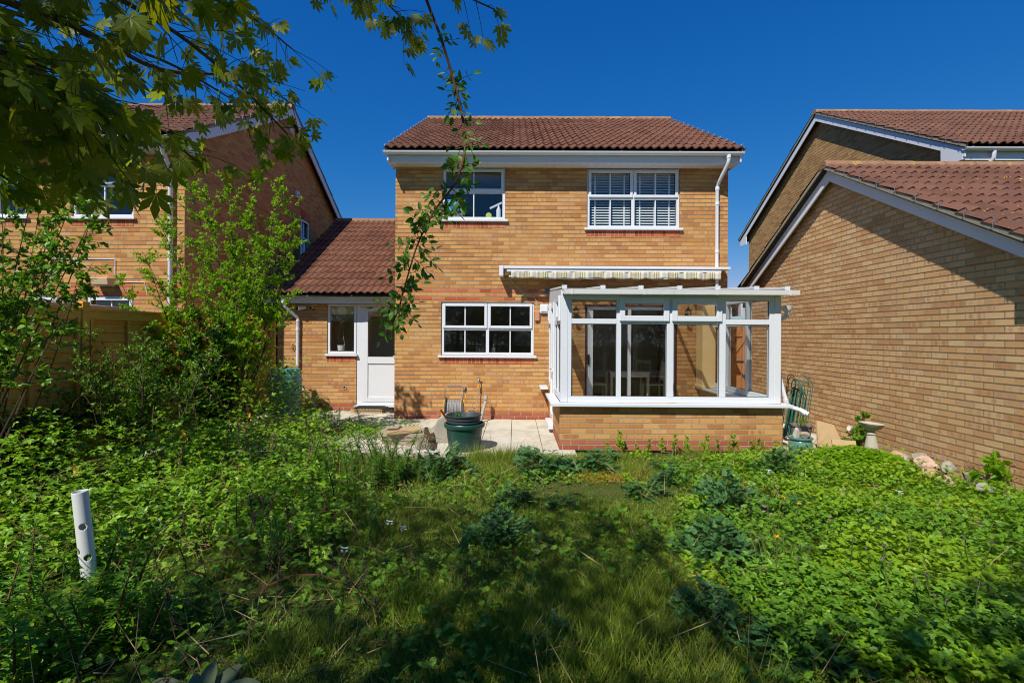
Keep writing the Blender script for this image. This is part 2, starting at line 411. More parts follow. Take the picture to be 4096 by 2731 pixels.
def roof_slope(name, root, mat, o, u, s, width, length, gauge=.345, roll=.15, amp=.032, parent=None):
    o, u, s = Vector(o), Vector(u).normalized(), Vector(s).normalized(); n = u.cross(s).normalized()
    if n.z < 0: n = -n
    K = 8; nr = int(round(width / roll)); roll = width / nr; nc = int(math.ceil(length / gauge)); gauge = length / nc
    us = np.linspace(0, width, nr * K + 1); t = (us / roll) % 1.0
    prof = amp * (0.5 - 0.5 * np.cos(2 * np.pi * np.clip(t * 1.0, 0, 1))) ** 1.6
    prof = prof + .010 * np.sin(2 * np.pi * t)
    V = []; F = []; UV = []
    tile_id = np.floor(us / (2 * roll) + 1e-6)
    for c in range(nc):
        off = len(V)
        jit = {k: random.uniform(-.004, .006) for k in range(int(tile_id.max()) + 2)}; js = {k: random.uniform(-.006, .006) for k in jit}
        s0 = c * gauge - .02; s1 = (c + 1) * gauge + .01
        rows = [(s0, .006), (s0 - .002, .030), (s0 + .02, .034), (s1, .012)]
        for ri, (sv, lift) in enumerate(rows):
            for k, uu in enumerate(us):
                id_ = int(tile_id[k]); p = o + u * float(uu) + s * (sv + js[id_]) + n * (float(prof[k]) + lift + (jit[id_] if ri < 3 else 0))
                V.append(p)
        m = len(us)
        for ri in range(3):
            for k in range(m - 1):
                F.append((off + ri * m + k, off + ri * m + k + 1, off + (ri + 1) * m + k + 1, off + (ri + 1) * m + k))
                a = tile_id[k] + .5; UV.append([(a, c + .5)] * 4)
    mb = MB(); mb.add(V, F, UV)
    ob = mb.build(name, mat, parent or root, smooth=True, recalc=False)
    return ob

def gutter(root, x0, x1, y, z, r=.055, mat='upvc', sq=False):
    mb = MB(); n = 8; vs = []; fs = []
    prof = [(y + r * math.cos(a), z + r * math.sin(a)) for a in np.linspace(math.pi, 2 * math.pi, n)] if not sq else [(y - r, z), (y - r * .85, z - r * 1.1), (y + r * .85, z - r * 1.1), (y + r, z)]
    pin = [(p + (y - p) * .08, q + (z - q) * .08 + .002) for p, q in prof][::-1]
    mb.prism(prof + pin, 'X', x0, x1)
    k = max(2, int((x1 - x0) / .95)); 
    for i in range(k + 1):
        xx = x0 + .12 + (x1 - x0 - .24) * i / k
        pr = [(y + (r + .006) * math.cos(a), z + .004 + (r + .006) * math.sin(a)) for a in np.linspace(math.pi, 2 * math.pi, 8)] if not sq else [(p + (.006 if p > y else -.006), q - .004 * (q < z) + .006 * (q >= z)) for p, q in prof]
        mb.prism(pr, 'X', xx - .012, xx + .012)
    for xx in (x0, x1 - .008):                       # stop ends
        mb.prism([(p + (y - p) * -.06, q) for p, q in prof], 'X', xx, xx + .008)
    return mb.build('gutter', M[mat], root, smooth=True)

def bargeboard(root, x0, x1, pts, h=.19, name='bargeboard', mat='fascia'):
    """pts: (y,z) polyline of the top edge"""
    mb = MB()
    top = pts; bot = [(p[0], p[1] - h) for p in pts]
    for i in range(len(pts) - 1):
        mb.prism([top[i], top[i + 1], bot[i + 1], bot[i]], 'X', x0, x1)
    return mb.build(name, M[mat], root)

def downpipe(root, pts, r=.034, collars=(), name='downpipe', mat='upvc'):
    mb = MB(); mb.tube(pts, r, 12)
    for p, d in collars:
        p = Vector(p); d = Vector(d); mb.tube([p - d * .03, p + d * .03], r + .006, 12)
    return mb.build(name, M[mat], root, smooth=True)

def gabled(root, wx, wy, ze, yr, zr, eave_y, back_y, eave_z, verge, tile='tile', boardL=None, boardR=None, eave_fascia=None, gut=None, soffit_z=None, brick='brick', holes=(), shape='X', base=0, side_holes_R=(), side_holes_L=(), clips=True):
    (x0, x1), (y0, y1) = wx, wy; th = .25
    wall_panel(FT(y0), x0, x1, base, ze, th, holes).build('wall', M[brick], root, recalc=False)
    # gable walls and back wall; the roof underside runs just below the tiles
    sl = (zr - eave_z) / (yr - eave_y); slb = (zr - eave_z) / (back_y - yr)
    zf = eave_z + sl * (y0 - eave_y) - .07; zb = eave_z + slb * (back_y - y1) - .07; za = zr - .07
    zt = min(ze, zf) - .001
    def side(x, sgn, hol):
        p = wall_panel(ST(x, sgn), y0 + th if True else y0, y1, base, zt, th, hol)
        t = [(y0, zt), (y1, zt), (y1, zb), (yr, za), (y0, zf)]
        courses(p, zt, za, lambda z: y0 if z <= zf else y0 + (z - zf) / (za - zf) * (yr - y0), lambda z: y1 if z <= zb else y1 - (z - zb) / (za - zb) * (y1 - yr))
        p.add([(q[0], 0, q[1]) for q in t] + [(q[0], -th, q[1]) for q in t], [(9, 8, 7, 6, 5)] + [(i, i + 5, (i + 1) % 5 + 5, (i + 1) % 5) for i in (1, 2, 3, 4)])
        return p.build('wall', M[brick], root, recalc=False)
    side(x0, -1, side_holes_L); side(x1, 1, side_holes_R)
    MB().box(x0 + th, x1 - th, y1 - th, y1, base, ze).build('wall', M[brick], root)
    # roof
    vx0, vx1 = verge
    f = Vector((0, yr - eave_y, zr - eave_z)); b = Vector((0, yr - back_y, zr - eave_z))
    rf = roof_slope('roof', root, M[tile], (vx0, eave_y, eave_z), (1, 0, 0), f, vx1 - vx0, f.length)
    roof_slope('back_slope', root, M[tile], (vx0, back_y, eave_z), (1, 0, 0), b, vx1 - vx0, b.length, gauge=.7, parent=rf)
    und = MB(); e = .012
    for (ya, za_, yb, zb_) in ((eave_y + .03, eave_z, yr, zr), (back_y - .03, eave_z, yr, zr)):
        und.prism([(ya, za_ - .02), (yb, zb_ - .02), (yb, zb_ - .06), (ya, za_ - .05)], 'X', vx0 + .03, vx1 - .03)
    und.build('roof_lining', M['dark'], rf)
    rd = MB(); L = .45; k = int(round((vx1 - vx0) / L)); L = (vx1 - vx0) / k
    for i in range(k):
        xa = vx0 + i * L; j = random.uniform(-.004, .004)
        pr = [(yr + (.115 + (i % 2) * 0) * math.cos(a), zr - .045 + j + .125 * math.sin(a)) for a in np.linspace(0, math.pi, 9)]
        rd.prism(pr, 'X', xa + .004, xa + L - .004)
    rd.build('ridge', M['ridge'], rf, smooth=True)
    # mortar bedding and boards at the verges
    for side_, bx in (('L', boardL), ('R', boardR)):
        if bx is None: continue
        xin = sorted(bx)
        mo = MB()
        s_ = 1 if side_ == 'L' else -1
        xm0, xm1 = (vx0 + .012, vx0 + .06) if side_ == 'L' else (vx1 - .06, vx1 - .012)
        for (ya, yb) in ((eave_y, yr), (back_y, yr)):
            mo.prism([(ya, eave_z + .012), (yb, zr + .012), (yb, zr - .045), (ya, eave_z - .045)], 'X', xm0, xm1)
        mo.build('verge_mortar', M['mortar'], rf)
        pts = [(eave_y + .06, eave_z - .045 + sl * .06), (yr, zr - .045), (back_y - .06, eave_z - .045 + slb * .06)]
        bargeboard(root, xin[0], xin[1], pts)
        if soffit_z is not None:                  # boxed eave end
            yb = y0 + .12
            MB().prism([(eave_y + .10, soffit_z), (yb, soffit_z), (yb, eave_z + sl * (yb - eave_y) - .10), (eave_y + .10, eave_z - .03)], 'X', xin[0] - .004, xin[1] + .004).build('eave_box', M['fascia'], root)
            MB().prism([(back_y - .10, soffit_z), (y1 - .12, soffit_z), (y1 - .12, eave_z + slb * (back_y - y1 + .12) - .10), (back_y - .10, eave_z - .03)], 'X', xin[0] - .004, xin[1] + .004).build('eave_box', M['fascia'], root)
        if clips:
            nn = int(f.length / .345)
            for i in range(nn):
                p = Vector((0, eave_y, eave_z)) + f * ((i + .3) / nn)
                xx = vx0 - .004 if side_ == 'L' else vx1 + .004
                MB().tube([(xx, p.y, p.z - .02), (xx - .012 * s_, p.y, p.z + .05), (xx + .012 * s_, p.y, p.z + .085), (xx + .045 * s_, p.y, p.z + .06)], .004, 4).build('verge_clip', M['tin'], rf)
    return rf
# ============================================================= MAIN HOUSE
H = thing('detached_house', 'two storey golden brick house with awning and kitchen window, directly ahead across the lawn', 'house', (0.8, 9.5, 0))
win = [(-1.41, -.20, 3.79, 4.78), (1.35, 3.11, 3.64, 4.775), (-1.41, .36, 1.21, 2.225), (1.33, 3.07, .08, 2.19)]
gabled(H, (-2.29, 4.02), (9.5, 17.5), 4.79, 13.5, 7.42, 9.06, 17.95, 4.975, (-2.40, 4.14), boardL=(-2.36, -2.335), boardR=(4.075, 4.10), soffit_z=4.775, holes=win)
MB().box(-2.335, 4.075, 9.17, 9.19, 4.765, 4.955).build('fascia', M['fascia'], H)
sf = MB(); k = 42
for i in range(k):
    a = -2.335 + i * 6.41 / k; sf.box(a + .002, a + 6.41 / k - .002, 9.19, 9.503, 4.775, 4.786)
sf.box(-2.33, 4.07, 9.2, 9.49, 4.787, 4.8)
sf.build('soffit', M['fascia'], H)
gutter(H, -2.42, 4.13, 9.105, 4.935)
downpipe(H, [(3.86, 9.10, 4.89), (3.86, 9.10, 4.80), (3.86, 9.13, 4.74), (3.80, 9.40, 4.48), (3.795, 9.445, 4.43), (3.795, 9.445, 2.3)],
         collars=[((3.86, 9.10, 4.86), (0, 0, 1)), ((3.795, 9.445, 4.38), (0, 0, 1)), ((3.795, 9.445, 4.1), (0, 0, 1)), ((3.795, 9.445, 3.2), (0, 0, 1))])
# upper left window has one opening light, upper right has two columns
window(H, FT(9.5), -1.41, -.20, 3.79, 4.78, 1, transom=4.32, soldier=True)
window(H, FT(9.5), 1.35, 3.11, 3.64, 4.775, 2, transom=4.215, soldier=True)
window(H, FT(9.5), -1.41, .36, 1.21, 2.225, 2, transom=1.715, soldier=True)
# white venetian blind in the upper right window
b = MB()
for c0, c1 in ((1.40, 2.20), (2.26, 3.06)):
    for i in range(21):
        z = 3.70 + i * .05; b.add([(c0, 9.625, z), (c1, 9.625, z), (c1, 9.64, z + .019), (c0, 9.64, z + .019)], [(0, 1, 2, 3)])
    for xx in (c0 + .12, (c0 + c1) / 2, c1 - .12): b.box(xx - .012, xx + .012, 9.62, 9.624, 3.68, 4.74)
    b.box(c0, c1, 9.62, 9.66, 4.70, 4.74)
bl = thing('window_blind', 'white slatted blind behind the wider upstairs window of the house ahead', 'blind', (2.2, 9.64, 3.7))
b.build('slats', plain('white_blind', (.88, .88, .86), .5), bl, recalc=False)
# sliding patio door inside the conservatory
T = FT(9.5)
pd = MB(T); ring(pd, 1.365, 3.035, .08, 2.155, -.12, -.05, .06); pd.box(2.15, 2.21, -.10, -.03, .14, 2.095); pd.box(1.426, 1.49, -.11, -.06, .14, 2.095)
PD = pd.build('door', M['upvc'], H, bevel=.004)
MB(T).box(1.332, 1.364, -.16, .004, .081, 2.188).box(3.036, 3.068, -.16, .004, .081, 2.188).box(1.365, 3.035, -.16, .004, 2.156, 2.188).build('reveal', M['maroon'], PD)
MB(T).add([(1.42, -.085, .14), (3.0, -.085, .14), (3.0, -.085, 2.1), (1.42, -.085, 2.1)], [(0, 1, 2, 3)]) or None
pp = MB(T); pp.add([(1.42, -.085, .14), (3.0, -.085, .14), (3.0, -.085, 2.1), (1.42, -.085, 2.1)], [(0, 1, 2, 3)]); pp.build('pane', M['cglass'], PD, recalc=False)
MB(T).box(1.385, 1.42, -.05, -.015, 1.05, 1.24).build('handle', M['black'], PD)
# rooms
M['wht_paint'] = plain('pale_wall_paint', (.72, .68, .58), .9, .1, .04)
MB().box(-2.04, 3.77, 9.75, 17.25, 2.42, 2.62).build('floor_slab', M['room'], H)
MB().box(-2.04, 3.77, 9.75, 17.25, .02, .08).build('floor_slab', M['room'], H)
MB().box(-2.04, 3.77, 13.3, 13.4, .08, 2.42).build('partition', M['wht_paint'], H)
MB().box(-2.04, 3.77, 13.3, 13.4, 2.62, 4.7).build('partition', M['room'], H)
MB().box(.75, .85, 9.75, 13.3, .08, 2.42).build('partition', M['room'], H)
MB().box(.75, .85, 9.75, 13.3, 2.62, 4.7).build('partition', M['room'], H)
MB().box(-2.04, 3.77, 9.75, 17.25, 4.72, 4.76).build('ceiling', M['room'], H)
# ---- side extension with the back door (same house)
eh = [(-3.955, -2.29, .10, 2.235)]
fronty = 10.5
w1 = wall_panel(FT(fronty), -5.0, -2.291, 0, 2.36, .25, [(-3.955, -3.335, 1.18, 2.235), (-3.335, -2.50, .10, 2.235)])
w1.build('wall', M['brick'], H, recalc=False)
MB().box(-5.0, -4.75, 10.75, 17, 0, 2.3).build('wall', M['brick'], H)
MB().prism([(10.76, 2.3), (17, 2.3), (17, 3.3), (14.2, 4.7)], 'X', -4.95, -4.80).build('wall', M['brick'], H)
ev = Vector((0, 14.2 - 10.12, 4.82 - 2.425))
ER = roof_slope('roof', H, M['tile'], (-5.1, 10.12, 2.425), (1, 0, 0), ev, 2.80, ev.length)
MB().prism([(10.14, 2.40), (14.2, 4.78), (14.2, 4.70), (10.14, 2.34)], 'X', -5.06, -2.30).prism([(14.2, 4.78), (18, 2.6), (18, 2.5), (14.2, 4.70)], 'X', -5.06, -2.30).build('roof_lining', M['dark'], ER)
rd = MB()
for i in range(6):
    pr = [(14.2 + .115 * math.cos(a), 4.775 + .12 * math.sin(a)) for a in np.linspace(0, math.pi, 9)]
    rd.prism(pr, 'X', -5.1 + i * .467, -5.1 + i * .467 + .46)
rd.build('ridge', M['ridge'], ER, smooth=True)
MB().box(-5.2, -2.293, 10.26, 10.28, 2.235, 2.37).build('fascia', M['fascia'], H)
MB().box(-5.2, -2.293, 10.281, 10.499, 2.24, 2.255).build('soffit', M['fascia'], H)
gutter(H, -5.25, -2.30, 10.19, 2.385, .05)
downpipe(H, [(-4.74, 10.19, 2.34), (-4.74, 10.19, 2.24), (-4.72, 10.22, 2.16), (-4.56, 10.42, 1.95), (-4.55, 10.44, 1.9), (-4.55, 10.44, .95)],
         collars=[((-4.74, 10.19, 2.26), (0, 0, 1)), ((-4.55, 10.44, 1.88), (0, 0, 1)), ((-4.55, 10.44, 1.7), (0, 0, 1))])
window(H, FT(10.5), -3.955, -3.34, 1.18, 2.235, 1, bars=False, soldier=False, sill=(.03, .03), inset=.02)
MB(FT(10.5)).box(-3.955, -3.36, -.02, .004, 1.02, 1.137).build('brick_course', M['soldier'], H)
T = FT(10.5)
fr = MB(T); ring(fr, -3.333, -2.31, .12, 2.232, -.09, -.02, .055); fr.box(-3.333, -3.20, -.085, -.018, .13, 2.17)
DF = fr.build('door_frame', M['upvc'], H, bevel=.004)
MB(T).box(-3.37, -2.30, -.09, .05, .075, .115).build('threshold', M['upvc'], DF, bevel=.003)
dm = MB(T); ring(dm, -3.20, -2.36, .175, 2.175, -.075, -.012, .10); dm.box(-3.10, -2.46, -.07, -.014, .98, 1.12); dm.box(-3.10, -2.46, -.06, -.035, .275, .98)
DR = dm.build('door', M['upvc'], H, bevel=.005)
q = MB(T); q.add([(-3.10, -.045, 1.12), (-2.46, -.045, 1.12), (-2.46, -.045, 2.08), (-3.10, -.045, 2.08)], [(0, 1, 2, 3)]); q.build('pane', M['glass'], DR, recalc=False)
MB(T).box(-2.56, -2.42, .012, .03, 1.13, 1.15).box(-2.44, -2.42, -.012, .012, 1.10, 1.18).build('handle', M['upvc'], DR)
MB().box(-4.75, -2.3, 11.7, 11.8, .08, 2.3).build('partition', M['wht_paint'], H)
MB().box(-4.75, -2.3, 10.75, 13.0, .02, .08).build('floor_slab', M['room'], H)
MB().box(-3.93, -3.36, 10.62, 10.66, 2.02, 2.2).box(-3.12, -2.4, 10.62, 10.66, 1.98, 2.12).build('roller_blind', M['cream'], H)

# ============================================================= CONSERVATORY
C = thing('conservatory', 'white framed lean-to conservatory on a low brick wall, built against the house', 'conservatory', (2.2, 7.0, 0))
MB().box(.63, 3.74, 7.0, 7.22, 0, .615).box(3.50, 3.74, 7.22, 9.498, 0, .615).box(.63, .85, 7.22, 8.2, 0, .615).build('wall', M['brick'], C)
MB().box(.63, .85, 8.95, 9.498, 0, .615).build('wall', M['brick'], C)
boxes('sill', 'upvc', C, [(.50, 3.84, 6.905, 7.03, .618, .66), (.50, .64, 7.031, 8.15, .63, .66), (.46, .60, 8.98, 9.49, .63, .66), (3.70, 3.82, 7.031, 9.49, .63, .66)], bevel=.004)
boxes('window_board', 'upvc', C, [(3.42, 3.72, 7.2, 9.45, .62, .655), (.75, 3.419, 7.16, 7.36, .62, .655)], bevel=.005)
def cframe(T, a0, a1, lights, z0=.665, z1=2.16, tr=1.80, mull=(), openers=(), doorlight=None):
    fr = MB(T); D0, D1 = -.08, -.005
    fr.box(a0, a1, D0, D1, z0, z0 + .085); fr.box(a0, a1, D0, D1, z1 - .06, z1)
    xs = [a0] + [v for l in lights for v in l] + [a1]
    for i in range(0, len(xs), 2): fr.box(xs[i], xs[i + 1], D0 + .001, D1 + .002, z0 + .0851, z1 - .0601)
    pn = MB(T); sb = MB(T); gk = MB(T)
    for i, (p, q) in enumerate(lights):
        fr.box(p, q, D0 + .002, D1 - .002, tr - .035, tr + .035)
        cells = [(p, q, z0 + .085, tr - .035)]
        if i in openers:
            ring(sb, p - .025, q + .025, tr + .005, z1 - .035, D1 - .01, D1 + .03, .075); cells.append((p + .05, q - .05, tr + .08, z1 - .11))
        else: cells.append((p, q, tr + .035, z1 - .06))
        for (a, b, c, d) in cells:
            pn.add([(a, -.04, c), (b, -.04, c), (b, -.04, d), (a, -.04, d)], [(0, 1, 2, 3)])
            ring(gk, a - .001, b + .001, c - .001, d + .001, -.036, -.032, .008)
    w_ = fr.build('window_frame', M['upvc'], C, bevel=.004)
    pn.build('pane', M['cglass'], w_, recalc=False); gk.build('seal', M['rubber'], w_)
    if sb.v: sb.build('sash', M['upvc'], w_, bevel=.007)
    return w_
cframe(FT(7.0), .74, 3.62, [(.79, 1.42), (1.485, 2.125), (2.215, 2.86), (2.945, 3.555)], openers=(1, 2))
boxes('corner_post', 'upvc', C, [(.64, .739, 7.0, 7.10, .665, 2.16), (3.621, 3.715, 7.0, 7.10, .665, 2.16)], bevel=.006)
cframe(ST(3.715, 1), 7.10, 9.498, [(7.15, 7.85), (7.92, 8.62), (8.69, 9.42)], z1=2.2)
cframe(ST(.64, -1), 7.10, 8.20, [(7.16, 7.62), (7.69, 8.14)], openers=(0,), z1=2.2)
cframe(ST(.64, -1), 8.96, 9.498, [(9.02, 9.44)], openers=(0,), z1=2.2)
dt = ST(.64, -1); dd = MB(dt); ring(dd, 8.201, 8.959, .12, 2.2, -.08, -.003, .055); ring(dd, 8.26, 8.90, .18, 2.14, -.06, .012, .085); dd.box(8.345, 8.815, -.055, .008, .88, .98); dd.box(8.345, 8.815, -.05, -.02, .265, .88)
cd = dd.build('door', M['upvc'], C, bevel=.005)
q = MB(dt); q.add([(8.34, -.03, .98), (8.82, -.03, .98), (8.82, -.03, 2.06), (8.34, -.03, 2.06)], [(0, 1, 2, 3)]); q.build('pane', M['cglass'], cd, recalc=False)
MB(dt).box(8.27, 8.30, .012, .05, 1.03, 1.05).box(8.27, 8.40, .035, .05, 1.03, 1.05).build('handle', M['upvc'], cd)
MB(dt).box(8.16, 9.0, -.05, .09, .07, .119).build('threshold', M['upvc'], cd)
# lean-to roof: sheets, bars with end caps, eaves beam, square gutter
ez, wz, ey = 2.235, 2.43, 6.88
sl = (wz - ez) / (9.5 - ey)
rp = MB(); rp.prism([(ey + .02, ez), (9.49, wz), (9.49, wz + .016), (ey + .02, ez + .016)], 'X', .66, 3.74)
RP = rp.build('roof', M['poly'], C)
br = MB()
for xx in (.675, 1.2, 1.72, 2.25, 2.77, 3.3, 3.72):
    br.prism([(ey - .01, ez + .017), (9.488, wz + .017), (9.488, wz + .045), (ey - .01, ez + .045)], 'X', xx - .03, xx + .03)
    MB().box(xx - .033, xx + .033, ey - .03, ey - .011, ez + .002, ez + .055).build('end_cap', M['upvc'], RP)
br.build('glazing_bar', M['upvc_old'], RP, bevel=.004)
boxes('eaves_beam', 'upvc', C, [(.66, 3.74, ey + .04, 6.995, 2.17, 2.228), (.64, 3.72, 7.001, 7.09, 2.161, 2.235)])
for xa in (.645, 3.70): MB().prism([(7.1, 2.20), (9.49, 2.20), (9.49, wz), (7.1, ez + .015)], 'X', xa, xa + .015).build('side_panel', M['upvc'], C)
gutter(C, .655, 3.86, 6.855, 2.225, .052, 'upvc_old', sq=True)
boxes('flashing', 'lead', C, [(.56, .80, 9.46, 9.498, 2.40, 2.475), (.801, 3.75, 9.46, 9.498, wz + .018, wz + .06)])
downpipe(C, [(3.80, 7.35, 1.86), (3.80, 7.35, 1.74), (3.88, 7.35, 1.0), (3.97, 7.33, .62), (4.02, 7.3, .575), (4.10, 7.2, .55), (4.17, 7.12, .50)], .033,
         collars=[((4.135, 7.16, .52), (.5, -.6, -.5)), ((3.96, 7.33, .66), (.2, 0, -1))])
hp = MB(); hp.lathe([(.001, -.07), (.04, -.065), (.07, -.03), (.075, .01), (.08, .012), (.08, .02), (.068, .02), (.06, -.03), (.001, -.055)], (3.90, 7.2, 2.02), 20)
hp.tube([(3.90, 7.2, 1.96), (3.90, 7.2, 1.90), (3.80, 7.34, 1.80), (3.80, 7.35, 1.72)], .036, 12)
hp.build('hopper', M['upvc'], C, smooth=True)
MB().box(.86, 3.49, 7.23, 9.49, .02, .05).build('floor', M['wht_paint'], C)

# cream boxed column in the back corner of the conservatory, wall lanterns
MB().box(3.42, 3.66, 9.14, 9.46, .69, 2.16).box(3.40, 3.68, 9.12, 9.475, .657, .70).build('column', M['cream'], C, bevel=.006)
def lantern(x, label):
    L = thing('wall_lantern', label, 'lantern', (x, 9.49, 2.05), group='black lanterns on the wall inside the conservatory')
    y = 9.38
    MB().box(x - .03, x + .03, 9.47, 9.495, 1.86, 2.02).tube([(x, 9.47, 1.90), (x, 9.40, 1.87), (x, y, 1.90)], .007, 6).build('bracket', M['black'], L)
    f = MB(); f.lathe([(.001, .13), (.012, .12), (.010, .105), (.05, .06), (.068, .05), (.066, .042), (.001, .042)], (x, y, 2.03), 6)
    f.lathe([(.001, -.015), (.03, -.012), (.042, 0), (.001, .004)], (x, y, 1.89), 6)
    for a in range(6):
        c_, s_ = math.cos(a * math.pi / 3), math.sin(a * math.pi / 3); f.tube([(x + .04 * c_, y + .04 * s_, 1.89), (x + .06 * c_, y + .06 * s_, 2.075)], .004, 4)
    f.build('lamp_frame', M['black'], L)
    g = MB(); g.lathe([(.037, 0), (.056, .18)], (x, y, 1.893), 6); g.build('lamp_glass', M['cglass'], L)
lantern(1.14, 'black wall lantern near the left end of the conservatory, beside the patio door frame')
lantern(3.24, 'black wall lantern on bare brick near the cream column in the conservatory')

# ============================================================= AWNING
A = thing('awning', 'retracted striped awning with scalloped edge fixed above the conservatory', 'awning', (1.8, 9.5, 2.7))
MB().box(-.22, 3.96, 9.22, 9.498, 2.83, 2.875).build('cover', M['upvc'], A, bevel=.006)
MB().box(-.30, -.221, 9.21, 9.498, 2.69, 2.885).build('end_box', M['upvc'], A, bevel=.01)
MB().box(-.16, 3.78, 9.19, 9.235, 2.765, 2.80).build('front_bar', M['upvc'], A, bevel=.008)
MB().tube([(-.2, 9.36, 2.77), (3.8, 9.36, 2.77)], .045, 14).build('fabric_roll', M['cream'], A, smooth=True)
MB().beam((-.12, 9.33, 2.70), (.95, 9.28, 2.655), .03, .04).beam((.95, 9.27, 2.655), (2.1, 9.33, 2.69), .03, .04).beam((3.7, 9.33, 2.70), (2.6, 9.28, 2.665), .03, .04).build('folding_arm', M['upvc'], A)
t = NT('striped_awning_fabric'); ob = t.obj(); xs = t.n('ShaderNodeSeparateXYZ', i_0=ob).outputs[0]
fx = t.m2('FRACT', t.m2('DIVIDE', xs, .34))
st = t.ramp(fx, [(0, (.50, .46, .34)), (.18, (.34, .33, .17)), (.24, (.62, .58, .46)), (.30, (.30, .28, .14)), (.36, (.62, .58, .46)), (.42, (.34, .31, .16)), (.48, (.64, .60, .49)), (.62, (.46, .46, .40)), (.80, (.64, .61, .50)), (.9, (.40, .34, .22))], 'CONSTANT')
st = t.mix(1.0, st, t.m2('MULTIPLY_ADD', t.noise(20, 4, ob), .5, .72), 'MULTIPLY')
M['stripe'] = t.fin(st, .9, .1)
vs = []; fs = []; n = 400
for i in range(n + 1):
    x = -.08 + 3.84 * i / n; yy = 9.185 + .012 * math.sin(x * 13) + .008 * math.sin(x * 31 + 1)
    zb = 2.655 - .02 * abs(math.sin(x * math.pi / .30)) + .006 * math.sin(x * 5)
    for k in range(5): vs.append((x, yy + .006 * k * math.sin(x * 9) / 4, 2.772 + (zb - 2.772) * k / 4))
for i in range(n):
    for k in range(4): fs.append((i * 5 + k, i * 5 + k + 1, i * 5 + 5 + k + 1, i * 5 + 5 + k))
mb = MB(); mb.add(vs, fs); o = mb.build('valance', M['stripe'], A, smooth=True, recalc=False)
sm = o.modifiers.new('t', 'SOLIDIFY'); sm.thickness = .003
# cable from the awning to the junction box, vent box
tag(MB().tube([(-.12, 9.40, 2.68), (-.02, 9.47, 2.55), (.12, 9.488, 2.42), (.25, 9.49, 2.36), (.36, 9.49, 2.32), (.40, 9.49, 2.25), (.405, 9.49, 2.0)], .006, 6).build('awning_cable', M['cable']), 'thin cream cable looping from the awning down to the small salmon box', 'cable')
tag(MB().box(.375, .46, 9.455, 9.496, 1.875, 2.05).build('junction_box', M['terracotta_box'], bevel=.004), 'small salmon coloured box on the wall between kitchen window and conservatory', 'junction box')
V = thing('wall_vent', 'square white vent box high on the wall beside the kitchen window', 'vent', (.54, 9.49, 2.1))
MB().box(.47, .625, 9.45, 9.496, 2.02, 2.185).build('cover', M['upvc'], V, bevel=.006)
MB().box(.485, .61, 9.435, 9.449, 2.05, 2.17).build('flap', M['upvc'], V, bevel=.004)
# ============================================================= NEIGHBOUR LEFT
N = thing('neighbour_house', 'golden brick house beyond the fence on the left, its gable wall in shade', 'house', (-8.5, 8.8, 0))
nw = [(-7.86, -6.76, 3.64, 4.74), (-9.75, -8.66, 3.64, 4.74), (-7.60, -6.75, 1.20, 2.25), (-8.62, -8.08, 1.20, 2.25)]
gabled(N, (-12.5, -5.85), (8.8, 16.6), 4.79, 12.7, 7.36, 8.32, 17.0, 4.94, (-12.6, -5.66), tile='tile2', boardR=(-5.70, -5.675), soffit_z=4.735, brick='brick2', holes=nw,
       side_holes_R=[(13.56, 14.15, 3.70, 4.76)])
MB().box(-12.55, -5.70, 8.44, 8.46, 4.73, 4.92).build('fascia', M['fascia'], N)
MB().box(-12.55, -5.71, 8.461, 8.802, 4.745, 4.757).build('soffit', M['fascia'], N)
gutter(N, -12.6, -5.72, 8.37, 4.905)
downpipe(N, [(-5.98, 8.37, 4.86), (-5.98, 8.38, 4.74), (-6.05, 8.7, 4.48), (-6.06, 8.735, 4.4), (-6.06, 8.735, .1)], collars=[((-6.06, 8.735, 4.35), (0, 0, 1)), ((-6.06, 8.735, 2.9), (0, 0, 1))])
window(N, FT(8.8), -7.86, -6.76, 3.64, 4.74, 1, transom=4.22, soldier=True)
window(N, FT(8.8), -9.75, -8.66, 3.64, 4.74, 1, transom=4.22, soldier=True)
window(N, FT(8.8), -7.60, -6.75, 1.20, 2.25, 1, transom=1.8)
window(N, FT(8.8), -8.62, -8.08, 1.20, 2.25, 1, transom=1.8)
window(N, ST(-5.85, 1), 13.56, 14.15, 3.70, 4.76, 1, transom=4.2)
MB(ST(-5.85, 1)).box(13.5, 14.2, -.05, .004, 4.765, 4.99).build('brick_course', M['soldier'], N)
for z in (0.04, 2.45, 4.72): MB().box(-12.2, -6.12, 9.06, 16.3, z, z + .06).build('floor_slab', M['room'], N)
MB().box(-12.2, -6.12, 12.2, 12.3, .1, 4.7).build('partition', M['room'], N)
MB(ST(-5.85, 1)).box(12.85, 13.10, 0, .03, 6.78, 7.0).build('gable_vent', M['upvc_old'], N)
q = thing('security_light', 'beige security light box on the brick above the neighbour\'s lower window', 'security light', (-7.2, 8.75, 2.48))
MB().prism([(8.62, 2.43), (8.797, 2.41), (8.797, 2.56), (8.60, 2.55)], 'X', -7.36, -7.06).build('housing', M['cable'], q, bevel=.01)
MB().box(-7.33, -7.09, 8.64, 8.78, 2.404, 2.42).build('lamp_glass', M['glass'], q)
tag(MB().tube([(-8.3, 8.79, 2.90), (-7.08, 8.79, 2.90), (-7.07, 8.79, 2.88), (-7.07, 8.79, 2.58)], .008, 5).tube([(-7.05, 8.79, 2.5), (-6.55, 8.79, 2.49), (-6.5, 8.79, 2.3)], .007, 5).build('white_cable', M['upvc']), 'white cable clipped across the neighbour\'s brickwork down to the security light', 'cable')
q = thing('alarm_box', 'small white alarm box high on the neighbour\'s shaded gable wall', 'alarm box', (-5.83, 13.25, 5.3))
MB().box(-5.848, -5.77, 13.17, 13.33, 5.20, 5.38).build('cover', M['upvc'], q, bevel=.01)
